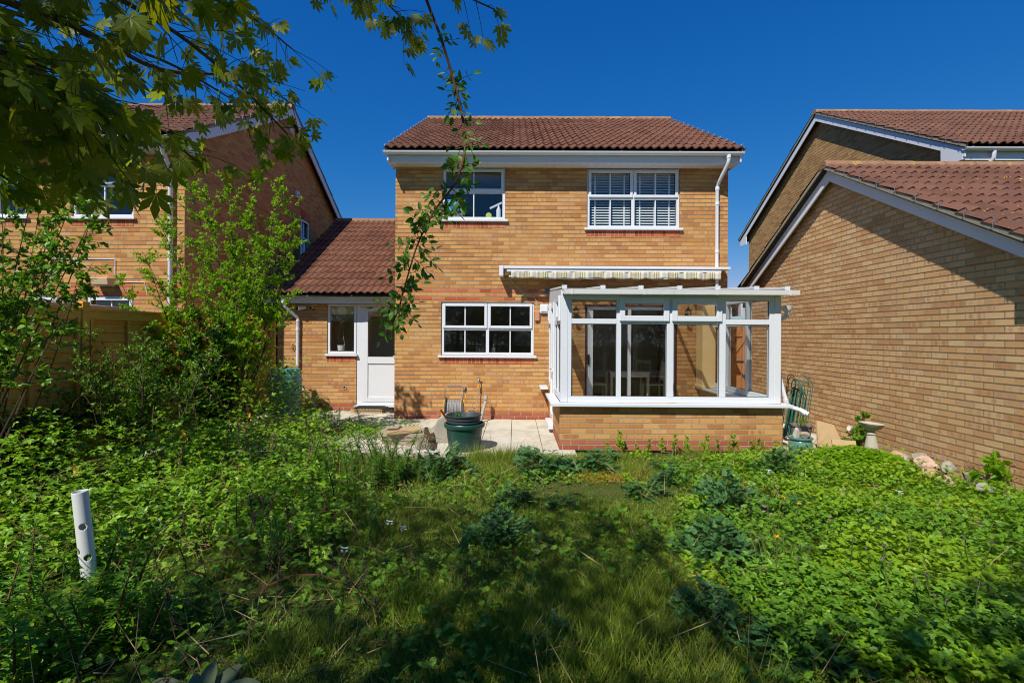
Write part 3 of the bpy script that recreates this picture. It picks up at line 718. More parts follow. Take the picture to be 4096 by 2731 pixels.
MB().box(-5.769, -5.765, 13.20, 13.30, 5.24, 5.30).build('lens', M['grey_plastic'], q)
# things on the neighbour's upstairs sill
o = tag(MB().lathe([(.001, 0), (.05, 0), (.055, .06), (.04, .12), (.035, .2), (.02, .28), (.001, .3)], (-7.45, 9.0, 3.66), 14).build('ornament', M['cream'], smooth=True), 'tall cream ornament standing in the neighbour\'s upstairs window', 'ornament')

# ============================================================= NEIGHBOUR RIGHT + GARAGE
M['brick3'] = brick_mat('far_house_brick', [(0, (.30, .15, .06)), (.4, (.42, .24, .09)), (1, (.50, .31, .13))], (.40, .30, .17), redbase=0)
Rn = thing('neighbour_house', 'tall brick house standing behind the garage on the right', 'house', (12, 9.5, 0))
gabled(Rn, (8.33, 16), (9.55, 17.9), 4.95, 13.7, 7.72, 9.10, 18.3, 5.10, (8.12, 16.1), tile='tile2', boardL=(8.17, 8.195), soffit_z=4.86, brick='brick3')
MB().box(8.2, 16, 9.22, 9.24, 4.86, 5.06).build('fascia', M['fascia'], Rn)
MB().box(8.2, 16, 9.241, 9.552, 4.90, 4.912).build('soffit', M['fascia'], Rn)
gutter(Rn, 8.15, 16, 9.15, 5.06)
downpipe(Rn, [(8.70, 9.15, 5.0), (8.70, 9.16, 4.88), (8.66, 9.45, 4.62), (8.66, 9.49, 4.5), (8.66, 9.49, 2)])
G = thing('garage', 'single storey brick garage with a tiled pitched roof, along the right side', 'garage', (6.5, 7.5, 0))
gabled(G, (5.04, 8.0), (4.72, 11.0), 2.40, 7.88, 4.28, 4.30, 11.42, 2.30, (4.80, 8.05), tile='tile2', boardL=(4.905, 4.93), soffit_z=2.05, brick='garage', base=-.1)
MB().box(4.93, 8.0, 4.36, 4.38, 2.06, 2.28).build('fascia', M['fascia'], G)
gutter(G, 4.86, 8.0, 4.30, 2.25)
MB().box(4.94, 8.0, 4.381, 4.72, 2.07, 2.085).build('soffit', M['fascia'], G)

# ============================================================= GROUND AND PATIO
t = NT('soil_and_moss'); ob = t.obj()
c = t.ramp(t.noise(2.2, 6, ob, .7), [(.3, (.04, .07, .012)), (.5, (.07, .10, .018)), (.65, (.10, .10, .03)), (.8, (.15, .11, .06))])
c = t.mix(1.0, c, t.m2('MULTIPLY_ADD', t.noise(70, 4, ob), .9, .55), 'MULTIPLY')
t.bump(t.noise(25, 6, ob, .75), .9, .03); M['soil'] = t.fin(c, .95, .1)
vs = []; fs = []
gx = np.concatenate([np.linspace(-90, -8, 12), np.linspace(-7, 7, 57), np.linspace(8, 90, 12)]); gy = np.concatenate([np.linspace(-60, -8, 8), np.linspace(-7, 12, 77), np.linspace(13, 140, 14)])
def gz(x, y):
    if y > 6.4 or abs(x) > 7 or y < -2: return -.035
    e = min(1, max(0, (6.4 - y) / .8))
    return -.035 + e * (.03 * math.sin(x * 1.3 + .5) * math.cos(y * 1.1) + .02)
for y in gy:
    for x in gx: vs.append((x, y, gz(x, y)))
nx = len(gx)
for j in range(len(gy) - 1):
    for i in range(nx - 1): fs.append((j * nx + i, j * nx + i + 1, (j + 1) * nx + i + 1, (j + 1) * nx + i))
mb = MB(); mb.add(vs, fs); tag(mb.build('ground', M['soil'], smooth=True, recalc=False), kind='structure')
t = NT('pale_concrete_slabs'); ob = t.obj()
c = t.ramp(t.noise(1.4, 6, ob, .7), [(.3, (.36, .32, .24)), (.5, (.55, .51, .42)), (.8, (.66, .62, .53))])
c = t.mix(1.0, c, t.m2('MULTIPLY_ADD', t.noise(60, 5, ob, .7), .5, .74), 'MULTIPLY')
c = t.mix(t.m2('MULTIPLY', t.smooth(t.noise(6, 6, ob, .8), .6, .72), .5), c, (.20, .18, .12))
t.bump(t.noise(90, 4, ob), .35, .004); M['slabs'] = t.fin(c, .9, .2)
pa = MB(); rnd = random.Random(3)
xx = -5.85
for i in range(13):
    for j in range(7):
        x0, y0 = -5.0 + i * .45, 6.55 + j * .60
        if y0 > 9.5 and x0 > -2.4: continue
        y1 = min(y0 + .60, 10.49)
        if x0 > .5 and y0 > 6.4: continue
        h = rnd.uniform(-.004, .004)
        pa.box(x0 + .004, x0 + .446, y0 + .004, y1 - .004, -.05, h)
for i in range(4): pa.box(3.9, 5.0, 6.9 + i * .9, 7.78 + i * .9, -.05, -.01)
tag(pa.build('patio', M['slabs'], bevel=.004), kind='structure')

# ============================================================= FENCE
t = NT('orange_fence_timber'); ob = t.obj()
c = t.ramp(t.noise(1.6, 5, ob), [(.3, (.66, .28, .04)), (.6, (.86, .40, .07)), (.8, (.88, .46, .10))])
gr = t.n('ShaderNodeMapping', i_0=ob); gr.inputs['Scale'].default_value = (6, 3, 90)
c = t.mix(1.0, c, t.m2('MULTIPLY_ADD', t.noise(1, 5, gr.outputs[0]), .8, .6), 'MULTIPLY')
sz = t.n('ShaderNodeSeparateXYZ', i_0=ob).outputs[2]
M['fence'] = t.fin(c, .85, .15)
FN = thing('garden_fence', 'orange timber lap panel fence running down the left side behind the shrubs', 'fence', (-4.9, 7, 0))
ys = [2.0, 3.82, 5.64, 7.46, 9.28]
for i in range(len(ys) - 1):
    y0, y1 = ys[i] + .05, ys[i + 1] - .05; mb = MB(); top = 1.88
    for k in range(15):
        z = .16 + k * .11
        mb.prism([(-4.915, z), (-4.895, z + .012), (-4.925, z + .135), (-4.932, z + .13)], 'Y', y0, y1)
    mb.box(-4.90, -4.875, y0, y1, top - .13, top - .03); mb.box(-4.90, -4.88, y0, y1, .16, .25)
    for k in range(4): yy = y0 + .02 + (y1 - y0 - .075) * k / 3; mb.box(-4.894, -4.868, yy, yy + .035, .17, top - .131)
    mb.box(-4.96, -4.86, y0, y1, top - .029, top)
    mb.build('fence_panel', M['fence'], FN)
for y in ys: MB().box(-4.96, -4.86, y - .049, y + .049, -.05, 1.95).build('post', M['fence'], FN, bevel=.006)
g = thing('side_gate', 'bright orange timber side gate between the fence and the extension', 'gate', (-5.3, 10.5, 0))
mb = MB()
for k in range(5): mb.box(-5.62 + k * .115, -5.51 + k * .115, 10.48, 10.50, .08, 1.80)
mb.build('boards', M['fence'], g)
boxes('rail', 'fence', g, [(-5.66, -5.02, 10.455, 10.479, 1.74, 1.83), (-5.66, -5.02, 10.455, 10.479, .2, .3)])
boxes('post', 'fence', g, [(-5.75, -5.66, 10.42, 10.52, -.05, 1.9), (-5.08, -5.015, 10.40, 10.454, -.05, 1.88)])
sh = thing('shed', 'pale grey shed roof showing just above the left fence', 'shed', (-6.9, 6.2, 0))
MB().box(-7.9, -5.9, 5.6, 7.2, 0, 1.85).build('wall', M['concrete'], sh)
MB().prism([(-8.0, 2.13), (-5.75, 1.93), (-5.75, 1.97), (-8.0, 2.17)], 'Y', 5.5, 7.3).build('roof', M['tin'], sh)
# brown gate in the passage by the garage
g = thing('passage_gate', 'brown boarded gate with diagonal brace in the passage between house and garage', 'gate', (4.5, 10.8, 0))
mb = MB()
for k in range(8): mb.box(4.05 + k * .12, 4.165 + k * .12, 10.80, 10.82, .05, 1.85)
mb.build('boards', M['wood_door'], g)
MB().box(4.08, 4.98, 10.775, 10.799, 1.6, 1.7).box(4.08, 4.98, 10.775, 10.799, .25, .35).beam((4.1, 10.787, .4), (4.95, 10.787, 1.6), .022, .09).build('brace', M['wood_door'], g)
MB().box(4.75, 4.92, 10.76, 10.774, 1.08, 1.11).lathe([(.001, -.02), (.03, -.01), (.03, .03), (.001, .04)], (4.9, 10.75, .8), 10).build('latch', M['tin'], g)

# ============================================================= SMALL THINGS
# stacked planters
tb = thing('green_planter', 'big dark green plastic planter with a rolled rim, on the patio edge', 'planter', (-.70, 7.0, -.02))
mb = MB(); mb.lathe([(.001, 0), (.205, 0), (.215, .01), (.255, .33), (.278, .335), (.285, .35), (.285, .385), (.278, .395), (.262, .395), (.255, .37), (.25, .34), (.2, .03), (.001, .02)], (-.70, 7.0, -.02), 48)
mb.build('pot', M['greentub'], tb, smooth=True)
mb = MB(); rr = random.Random(5)
for i in range(26):
    a = -math.pi * .93 + i * math.pi * .86 / 26; r = .2375
    c_, s_ = math.cos(a), math.sin(a); ba = Vector((-.70 + r * c_, 7.0 + r * s_, .17)); tg = Vector((-s_, c_, 0))
    if i % 5 == 4: continue
    mb.tube([ba, ba + tg * .012 + Vector((0, 0, rr.uniform(.0, .02))), ba + tg * .024 + Vector((0, 0, rr.uniform(-.006, .016)))], .0035, 4)
mb.build('scroll_pattern', M['blacktub'], tb)
bk = thing('black_planter', 'blue black round planter nested inside the big green planter', 'planter', (-.71, 7.0, .15))
mb = MB(); mb.lathe([(.001, 0), (.19, 0), (.235, .30), (.243, .305), (.248, .318), (.248, .328), (.238, .33), (.228, .31), (.18, .12), (.001, .11)], (-.71, 7.0, .16), 48)
for dz in (.22, .262): mb.lathe([(.228, 0), (.238, .005), (.239, .012), (.230, .018)], (-.71, 7.0, .16 + dz), 48)
mb.build('pot', M['blacktub'], bk, smooth=True)
t = plain('potting_soil', (.05, .035, .02), .95, .1, .4, 30, bump=.8)
MB().lathe([(.001, 0), (.195, 0)], (-.71, 7.0, .36), 24).build('soil', t, bk)
tag(MB().beam((-1.03, 6.97, .55), (-.90, 6.92, .38), .028, .02).build('wooden_stick', plain('old_dark_wood', (.06, .03, .018), .8)), 'short dark stick leaning over the left rim of the stacked planters', 'stick')
# hose reel
hr = thing('hose_reel', 'grey hose reel cart with yellow fittings standing against the wall', 'hose reel', (-1.08, 9.0, 0))
y = 9.02
MB().tube([(-1.26, y, .05), (-1.26, y, .60), (-1.245, y, .65), (-1.20, y, .675), (-.98, y, .675), (-.935, y, .65), (-.92, y, .60), (-.92, y, .05)], .011, 8).build('handle', M['tin'], hr, smooth=True)
for xx in (-1.235, -.955):
    mb = MB(Matrix.Translation((xx, y, .28)) @ Matrix.Rotation(R(90), 4, 'Y')); mb.lathe([(.001, -.012), (.17, -.012), (.19, -.006), (.19, .006), (.17, .012), (.001, .012)], (0, 0, 0), 28)
    mb.build('reel_side', M['grey_plastic'] if xx > -1 else M['blacktub'], hr, smooth=True)
mb = MB()
for i in range(11):
    xx = -1.215 + i * .0238; rr_ = .125 + .012 * (i % 2)
    mb.tube([(xx + .004 * math.sin(a), y + rr_ * math.cos(a), .28 + rr_ * math.sin(a)) for a in np.linspace(0, 2 * math.pi, 21)], .0115, 6, caps=False)
mb.build('hose', M['grey_plastic'], hr, smooth=True)
MB().box(-1.285, -1.24, y - .03, y + .03, .36, .43).box(-.945, -.90, y - .03, y + .03, .36, .43).box(-1.32, -1.27, y - .04, y + .04, .06, .24).box(-.90, -.845, y - .03, y + .02, .19, .235).tube([(-.885, y - .02, .45), (-.885, y - .02, .56)], .011, 8).build('fitting', M['yellow'], hr, bevel=.006)
MB().tube([(-.93, y - .01, .60), (-.86, y - .01, .615)], .02, 8).tube([(-.885, y - .02, .56), (-.885, y - .02, .63), (-.875, y - .02, .65)], .017, 8).tube([(-1.36, y, .12), (-1.28, y, .12)], .02, 8).build('nozzle', M['blacktub'], hr, smooth=True)
tp = thing('garden_tap', 'metal garden tap with yellow hose connector on the house wall', 'tap', (-.68, 9.45, .72))
MB().tube([(-.68, 9.497, .76), (-.68, 9.43, .76), (-.68, 9.42, .74), (-.68, 9.42, .68)], .011, 8).beam((-.71, 9.43, .79), (-.65, 9.43, .79), .012, .012).tube([(-.68, 9.43, .76), (-.68, 9.43, .79)], .007, 6).build('tap_body', M['tin'], tp, smooth=True)
MB().tube([(-.685, 9.42, .675), (-.685, 9.42, .60)], .019, 10).build('connector', M['yellow'], tp)
MB().tube([(-.685, 9.42, .60), (-.685, 9.42, .57), (-.70, 9.41, .48), (-.705, 9.40, .36), (-.72, 9.38, .27), (-.78, 9.30, .20), (-.82, 9.2, .19), (-.86, 9.08, .215)], .009, 8).tube([(-.78, 9.30, .20), (-.7, 9.33, .1), (-.74, 9.2, .02), (-.9, 9.0, .015)], .009, 8).build('hose_end', M['grey_plastic'], tp, smooth=True)
tag(MB().tube([(-.53, 9.30, .47), (-.545, 9.28, .40)], .036, 14).tube([(-.533, 9.295, .40), (-.61, 9.18, .10)], .028, 14).tube([(-.61, 9.18, .10), (-.625, 9.15, .03)], .031, 14).build('drain_pipe', plain('weathered_grey_pipe', (.36, .35, .31), .7, .3), smooth=True), 'loose grey plastic pipe leaning on the wall right of the tap', 'pipe')
# a propped grey slab / sack behind the planters
tag(MB().prism([(-1.22, 0), (-.86, 0), (-.86, .36), (-1.0, .44), (-1.13, .36), (-1.22, .16)], 'Y', 7.36, 7.50).build('concrete_block', M['concrete'], bevel=.02), 'rounded grey concrete piece behind the left side of the green planter', 'concrete block')
# stone slabs stack
M['sand'] = plain('sandstone', (.44, .31, .16), .9, .15, .18, 8, bump=.5, dirt=((.42, .36, .26), .5))
M['greyst'] = plain('grey_stone', (.33, .29, .22), .95, .1, .25, 14, bump=.7, dirt=((.50, .46, .38), .5))
for i, (z, r_, ox, lab) in enumerate(((.0, .40, 0, 'lowest'), (.058, .42, .02, 'middle'), (.116, .44, -.01, 'upper'))):
    pr = []; 
    for a in np.linspace(0, 2 * math.pi, 24, endpoint=False):
        e = (abs(math.cos(a)) ** 5 + abs(math.sin(a)) ** 5) ** (-1 / 5); pr.append((-1.58 + ox + r_ * .92 * e * math.cos(a), 7.45 + r_ * .55 * e * math.sin(a)))
    tag(MB().prism(pr, 'Z', z, z + .052).build('paving_stone', M['greyst'], bevel=.006), lab + ' grey round-cornered stone in the pile beside the green planter', 'paving stone', 'paving stones piled on the patio')
o = MB(); o.box(-.24, .24, -.16, .17, 0, .045); o = o.build('sandstone_slab', M['sand'], bevel=.006); o.location = (-1.63, 7.33, .172); o.rotation_euler = (0, R(-2), R(18))
tag(o, 'yellow sandstone slab lying on top of the stone pile', 'slab')
def rock(name, loc, sc, label, mat, seed, cat='rock', group=None):
    bm = bmesh.new(); bmesh.ops.create_icosphere(bm, subdivisions=3, radius=1); r = random.Random(seed); fr = [Vector((r.gauss(0, 1), r.gauss(0, 1), r.gauss(0, 1))).normalized() for _ in range(9)]; ds = [r.uniform(.55, .85) for _ in fr]
    for v in bm.verts:
        for n_, d_ in zip(fr, ds):
            k = v.co.dot(n_)
            if k > d_: v.co -= n_ * (k - d_)
        v.co = Vector((v.co.x * sc[0], v.co.y * sc[1], v.co.z * sc[2]))
    me = bpy.data.meshes.new(name); bm.to_mesh(me); bm.free(); me.materials.append(mat); me.uv_layers.new()
    o = bpy.data.objects.new(name, me); COL.objects.link(o); o.location = loc; o.rotation_euler = (0, 0, r.uniform(0, 6))
    return tag(o, label, cat, group)
rock('rock', (-1.78, 7.27, .235), (.10, .07, .03), 'flat grey rock on the left of the sandstone slab', M['greyst'], 1)
rock('rock', (-1.74, 7.42, .24), (.085, .06, .025), 'smaller flat rock just behind the first on the sandstone slab', M['greyst'], 2)
tag(MB().beam((-1.27, 7.15, .27), (-1.10, 6.95, -.02), .04, .03).beam((-1.30, 7.22, .22), (-1.18, 7.0, -.02), .03, .02).build('dark_plank', plain('rotten_wood', (.10, .05, .03), .9, .1, .4, 20)), 'dark rotten plank leaning on the stone pile left of the green planter', 'plank')
mb = MB(); rr = random.Random(9)
for i in range(60):
    p = Vector((-1.28 + rr.uniform(-.1, .09), 7.02 + rr.uniform(-.1, .1), rr.uniform(-.02, .04))); mb.tube([p, p + Vector((rr.uniform(-.05, .05), rr.uniform(-.03, .03), rr.uniform(.06, .17)))], .004, 4)
tag(mb.build('kindling', plain('bleached_wood', (.34, .29, .24), .9, .1, .4, 30)), 'bundle of bleached splintered kindling at the foot of the dark plank', 'kindling')
# doorstep, mat
ds = tag(MB().box(-3.32, -2.68, 10.10, 10.42, 0, .085).build('doorstep', M['sand'], bevel=.008), 'pale stone step below the white back door', 'step')
vs = []; fs = []; n = 24
mt = MB()
for i in range(15):
    z0, z1 = .098, .06; x = -3.26 + i * .058
    zz = lambda q: .1 - max(0, (q + 2.72)) ** 1.0 * .35
    mt.beam((x, 10.04, zz(x) - .004), (x + .03, 10.44, zz(x) + .006), .012, .010)
for j in range(8):
    yy = 10.06 + j * .052
    mt.tube([(-3.26, yy, .105), (-2.74, yy, .105), (-2.45, yy, .02)], .006, 4)
tag(mt.build('doormat', M['rubber']), 'sagging black rubber doormat on the back door step', 'doormat')
# water butt
wb = thing('water_butt', 'blue green barrel under the downpipe at the corner of the extension', 'water butt', (-4.50, 9.75, 0))
mb = MB(); mb.lathe([(.001, 0), (.27, 0), (.30, .02), (.305, .07), (.30, .09), (.315, .30), (.318, .36), (.335, .375), (.335, .405), (.318, .42), (.322, .55), (.318, .66), (.333, .675), (.333, .70), (.316, .715), (.30, .88), (.27, .93), (.001, .935)], (-4.50, 9.75, 0), 48)
mb.build('barrel', M['butt'], wb, smooth=True)
MB().tube([(-4.50, 9.44, .14), (-4.50, 9.38, .14), (-4.50, 9.375, .10)], .014, 8).build('tap', M['blacktub'], wb)
# cameras, hook, pipe, hole, brick
def cctv(x, r, l, label, ang, mat):
    c_ = thing('security_camera', label, 'security camera', (x, 10.4, 2.13), group='security cameras under the extension eaves')
    T = Matrix.Translation((x, 10.44, 2.15)) @ Matrix.Rotation(R(ang), 4, 'Z') @ Matrix.Rotation(R(100), 4, 'X')
    mb = MB(T); mb.lathe([(.001, -.05), (r * .9, -.05), (r, -.04), (r, l), (r * .9, l + .004)], (0, 0, 0), 20); mb.build('body', M[mat], c_, smooth=True)
    mb = MB(T); mb.lathe([(r * .9, l + .004), (.001, l + .002)], (0, 0, 0), 20); mb.build('lens', M['black'], c_)
    MB().tube([(x + .01, 10.498, 2.11), (x + .01, 10.46, 2.13)], .02, 8).build('bracket', M['black'], c_)
cctv(-4.44, .042, .14, 'longer white cylinder camera with black lens under the extension gutter', -28, 'upvc')
cctv(-4.27, .035, .07, 'short stubby white camera next to the longer cylinder camera', 10, 'upvc')
tag(MB().tube([(-4.66 + .018 * math.cos(a), 10.47, 1.33 + .06 * math.sin(a)) for a in np.linspace(0, 2 * math.pi, 17)], .006, 6, caps=False).build('wall_ring', M['black']), 'small black oval ring fixed to the extension wall right of the downpipe', 'ring')
tag(MB().tube([(-4.46, 10.497, .50), (-4.46, 10.42, .50)], .018, 10).tube([(-4.50, 10.40, .56), (-4.44, 10.40, .47)], .026, 10).tube([(-4.46, 10.40, .50), (-4.12, 10.36, .08)], .019, 10).build('waste_pipe', M['upvc_old'], smooth=True), 'slanting pale waste pipe low on the extension wall', 'pipe')
mb = MB(ST(0, 1)); 
o = thing('wall_hole', 'round open pipe hole with mortar collar low in the extension wall', 'vent', (-3.58, 10.49, .48))
MB(Matrix.Translation((-3.585, 10.494, .475)) @ Matrix.Rotation(R(90), 4, 'X')).lathe([(.02, 0), (.045, .004), (.05, -.006)], (0, 0, 0), 14).build('collar', M['mortar'], o)
MB(Matrix.Translation((-3.585, 10.496, .475)) @ Matrix.Rotation(R(90), 4, 'X')).lathe([(.001, 0), (.022, 0)], (0, 0, 0), 14).build('opening', M['black'], o)
tag(MB().box(-4.30, -4.09, 10.20, 10.31, 0, .065).build('loose_brick', M['mortar'], bevel=.004), 'loose brick lying by the extension wall beside the barrel', 'brick')
# upstairs sill things
tr = thing('toilet_roll_pack', 'blue and clear wrapped pack of toilet rolls in the upper left window', 'toilet rolls', (-1.13, 9.72, 3.85))
mp = plain('blue_wrap', (.20, .62, .85), .35, .5, .35, 9); mb = MB()
for i in range(3):
    for k in range(2): mb.tube([(-1.27 + i * .125, 9.63 + k * .125, 3.97), (-1.27 + i * .125, 9.63 + k * .125, 4.19)], .056, 12)
mb.build('rolls', mp, tr, smooth=True)
MB().box(-1.36, -1.02, 9.60, 9.78, 3.80, 3.93).build('box', plain('grey_cloth', (.18, .19, .2), .8), tr)
MB().tube([(-1.12, 9.595, 3.98), (-1.12, 9.595, 4.08)], .04, 12).build('label_patch', plain('label_blue', (.03, .22, .62), .4), tr)
b_ = thing('spray_bottle', 'white spray bottle at the right of the upper left window', 'bottle', (-.32, 9.66, 3.8))
MB().lathe([(.001, 0), (.045, 0), (.047, .20), (.018, .26), (.016, .29)], (-.33, 9.62, 3.80), 14).build('bottle_body', M['upvc'], b_, smooth=True)
MB().beam((-.50, 9.62, 4.03), (-.27, 9.62, 4.14), .03, .035).build('nozzle', M['upvc'], b_)
tag(MB(Matrix.Translation((-.52, 9.63, 3.89)) @ Matrix.Rotation(R(90), 4, 'X')).lathe([(.001, 0), (.055, 0), (.06, .02), (.055, .035), (.001, .04)], (0, 0, 0), 20).build('round_tin', plain('lime_green_plastic', (.52, .60, .08), .4), smooth=True), 'lime green round tub on the sill of the upper left window', 'tub')
# hanging pot in the extension window
hp = thing('hanging_pot', 'small pale pot hanging on strings inside the extension window', 'plant pot', (-3.74, 10.7, 1.25))
MB().lathe([(.001, 0), (.07, 0), (.085, .11), (.08, .11), (.07, .02)], (-3.74, 10.74, 1.25), 16).build('pot', M['upvc_old'], hp, smooth=True)
MB().tube([(-3.81, 10.74, 1.36), (-3.75, 10.74, 2.0)], .004, 4).tube([(-3.67, 10.74, 1.36), (-3.74, 10.74, 2.0)], .004, 4).build('string', M['cable'], hp)
# kitchen sill things
tag(MB().lathe([(.001, 0), (.035, 0), (.037, .09), (.012, .12), (.012, .15), (.02, .155), (.001, .16)], (-.42, 9.72, 1.26), 14).build('soap_bottle', M['tin'], smooth=True), 'silver pump bottle behind the kitchen window glass', 'bottle')
dr = MB()
for i in range(7): dr.tube([(-.75 + i * .028, 9.8, 1.27), (-.75 + i * .028, 9.8, 1.37), (-.75 + i * .028, 9.95, 1.37)], .003, 4)
dr.tube([(-.78, 9.8, 1.37), (-.54, 9.8, 1.37)], .004, 4); tag(dr.build('dish_rack', M['tin']), 'wire dish rack behind the kitchen window glass', 'dish rack')
MBk = MB().box(-2.0, .74, 9.76, 10.35, 1.17, 1.22); MBk.build('worktop', M['room'], H)
# dining table and chairs inside
M['wht_wood'] = plain('white_painted_wood', (.80, .77, .68), .5, .3, .05)
dt_ = thing('dining_table', 'small pale dining table seen through the patio door', 'table', (2.5, 11.2, .08))
MB().box(2.06, 2.94, 10.85, 11.55, .79, .82).build('tabletop', M['wht_wood'], dt_, bevel=.005)
MB().box(2.10, 2.90, 10.89, 10.91, .70, .789).build('apron', M['wht_wood'], dt_)
for xx in (2.08, 2.87):
    for yy in (10.87, 11.48): MB().box(xx, xx + .05, yy, yy + .05, .08, .789).build('leg', M['wht_wood'], dt_)
def chair(loc, rz, label, first=[None]):
    if first[0] is not None: return copy_tree(first[0], loc=loc, rz=rz, label=label)
    c_ = thing('dining_chair', label, 'chair', (0, 0, 0), group='pale dining chairs behind the patio door')
    MB().box(-.20, .20, -.20, .20, .43, .46).build('seat', M['wht_wood'], c_, bevel=.005)
    for xx in (-.2, .17): MB().box(xx, xx + .03, .17, .20, 0, .429).build('leg', M['wht_wood'], c_)
    for xx in (-.2, .17): MB().beam((xx + .015, -.185, 0), (xx + .015, -.185, .5), .03, .03, (1, 0, 0)).beam((xx + .015, -.185, .5), (xx + .015, -.25, .96), .03, .03, (1, 0, 0)).build('leg', M['wht_wood'], c_)
    mb = MB().box(-.17, .17, -.255, -.235, .86, .94)
    for i in range(5): mb.beam((-.13 + i * .065, -.19, .52), (-.13 + i * .065, -.243, .87), .03, .015, (1, 0, 0))
    mb.build('backrest', M['wht_wood'], c_)
    c_.location = loc; c_.rotation_euler = (0, 0, rz); first[0] = c_; return c_
chair((1.82, 11.2, .08), R(-90), 'chair at the left end of the dining table, its back to the left')
chair((3.1, 11.2, .08), R(90), 'chair at the right end of the dining table nearest the window glass')
chair((2.95, 11.9, .08), R(140), 'third chair, behind the right end of the dining table')
tr_ = thing('sill_trough', 'small blue plant trough on the conservatory sill', 'planter', (1.75, 7.26, .66))
MB().prism([(1.66, .66), (1.84, .66), (1.86, .72), (1.64, .72)], 'Y', 7.21, 7.31).build('trough', plain('blue_glaze', (.05, .18, .28), .3), tr_)
# bird bath
M['bath'] = plain('mossy_cast_stone', (.42, .39, .31), .9, .15, .2, 9, bump=.4, dirt=((.30, .33, .22), .6))
bb = thing('bird_bath', 'pale stone bird bath with tilted bowl standing by the garage wall', 'bird bath', (4.72, 6.55, 0))
bx, by = 4.62, 6.5
MB().lathe([(.001, -.02), (.115, -.02), (.11, .03), (.10, .06), (.055, .31), (.05, .335), (.001, .335)], (bx, by, 0), 28).lathe([(.001, .335), (.04, .336), (.058, .35), (.055, .365), (.035, .385), (.001, .385)], (bx, by, 0), 28).build('pedestal', M['bath'], bb, smooth=True)
mb = MB(Matrix.Translation((bx - .005, by, .385)) @ Matrix.Rotation(R(4), 4, 'Y')); mb.lathe([(.001, 0), (.04, 0), (.05, .015), (.11, .05), (.137, .095), (.143, .103), (.137, .108), (.105, .07), (.05, .035), (.001, .03)], (0, 0, 0), 32)
mb.build('bowl', M['bath'], bb, smooth=True)
# glazed pot with stones
gp = thing('glazed_pot', 'teal glazed pot filled with stones at the conservatory corner', 'plant pot', (3.83, 6.72, 0))
M['teal'] = plain('teal_glaze', (.09, .21, .19), .22, .6, .2, 10)
MB().lathe([(.001, 0), (.10, 0), (.135, .06), (.15, .14), (.135, .21), (.125, .225), (.15, .24), (.152, .26), (.142, .265), (.118, .25), (.12, .2), (.001, .18)], (3.83, 6.72, .0), 36).build('pot', M['teal'], gp, smooth=True)
MB(Matrix.Translation((3.815, 6.565, .12)) @ Matrix.Rotation(R(90), 4, 'X')).lathe([(.001, .004), (.03, .004), (.034, 0)], (0, 0, 0), 12, sx=1.3, sy=.8).build('label_patch', M['upvc'], gp)
rock('rock', (3.76, 6.70, .31), (.045, .05, .085), 'tall pale stone at the left in the teal glazed pot', plain('pale_pebble', (.46, .42, .36), .8, .2, .2, 12), 11)
rock('rock', (3.88, 6.71, .29), (.075, .06, .05), 'grey cracked stone at the right in the teal glazed pot', M['greyst'], 12)
# grey bucket
gb_ = thing('grey_bucket', 'grey plastic bucket of thin grass beside the conservatory downpipe', 'bucket', (4.28, 7.5, 0))
MB().lathe([(.001, 0), (.11, 0), (.145, .27), (.158, .275), (.16, .292), (.15, .295), (.135, .26), (.001, .24)], (4.28, 7.5, 0), 32).build('pot', plain('mid_grey_plastic', (.17, .17, .18), .5), gb_, smooth=True)
MB().tube([(4.14, 7.38, .27), (4.22, 7.33, .21), (4.36, 7.34, .20), (4.43, 7.42, .27)], .004, 5).build('handle', M['black'], gb_)
# roll of green wire edging on end
wr = thing('wire_edging_roll', 'bundle of looped green wire edging leaning on the garage wall', 'wire edging', (4.45, 7.9, 0))
mb = MB(); rr = random.Random(21)
for i in range(16):
    x = 4.33 + rr.uniform(0, .26); y = 7.85 + i * .012; h = rr.uniform(.72, 1.0); w_ = rr.uniform(.05, .09); le = .08
    pts = [(x - w_ - le, y, .02)] + [(x - w_ * math.cos(a) + (h - .1) * .04, y + .03 * math.sin(a), h - .1 + .12 * math.sin(a)) for a in np.linspace(0, math.pi, 9)] + [(x + w_ - le, y, .02)]
    mb.tube(pts, .0065, 5)
mb.build('wires', plain('green_coated_wire', (.02, .13, .10), .35, .5, .2, 12), wr, smooth=True)
mb = MB()
for i in range(40): p = Vector((4.22 + rr.uniform(0, .36), 7.9, rr.uniform(.05, .8))); mb.tube([p, p + Vector((rr.uniform(-.06, .06), .01, rr.uniform(-.08, .08)))], .0025, 4)
mb.build('dead_tendrils', plain('dry_tendril', (.22, .10, .05), .9), wr)
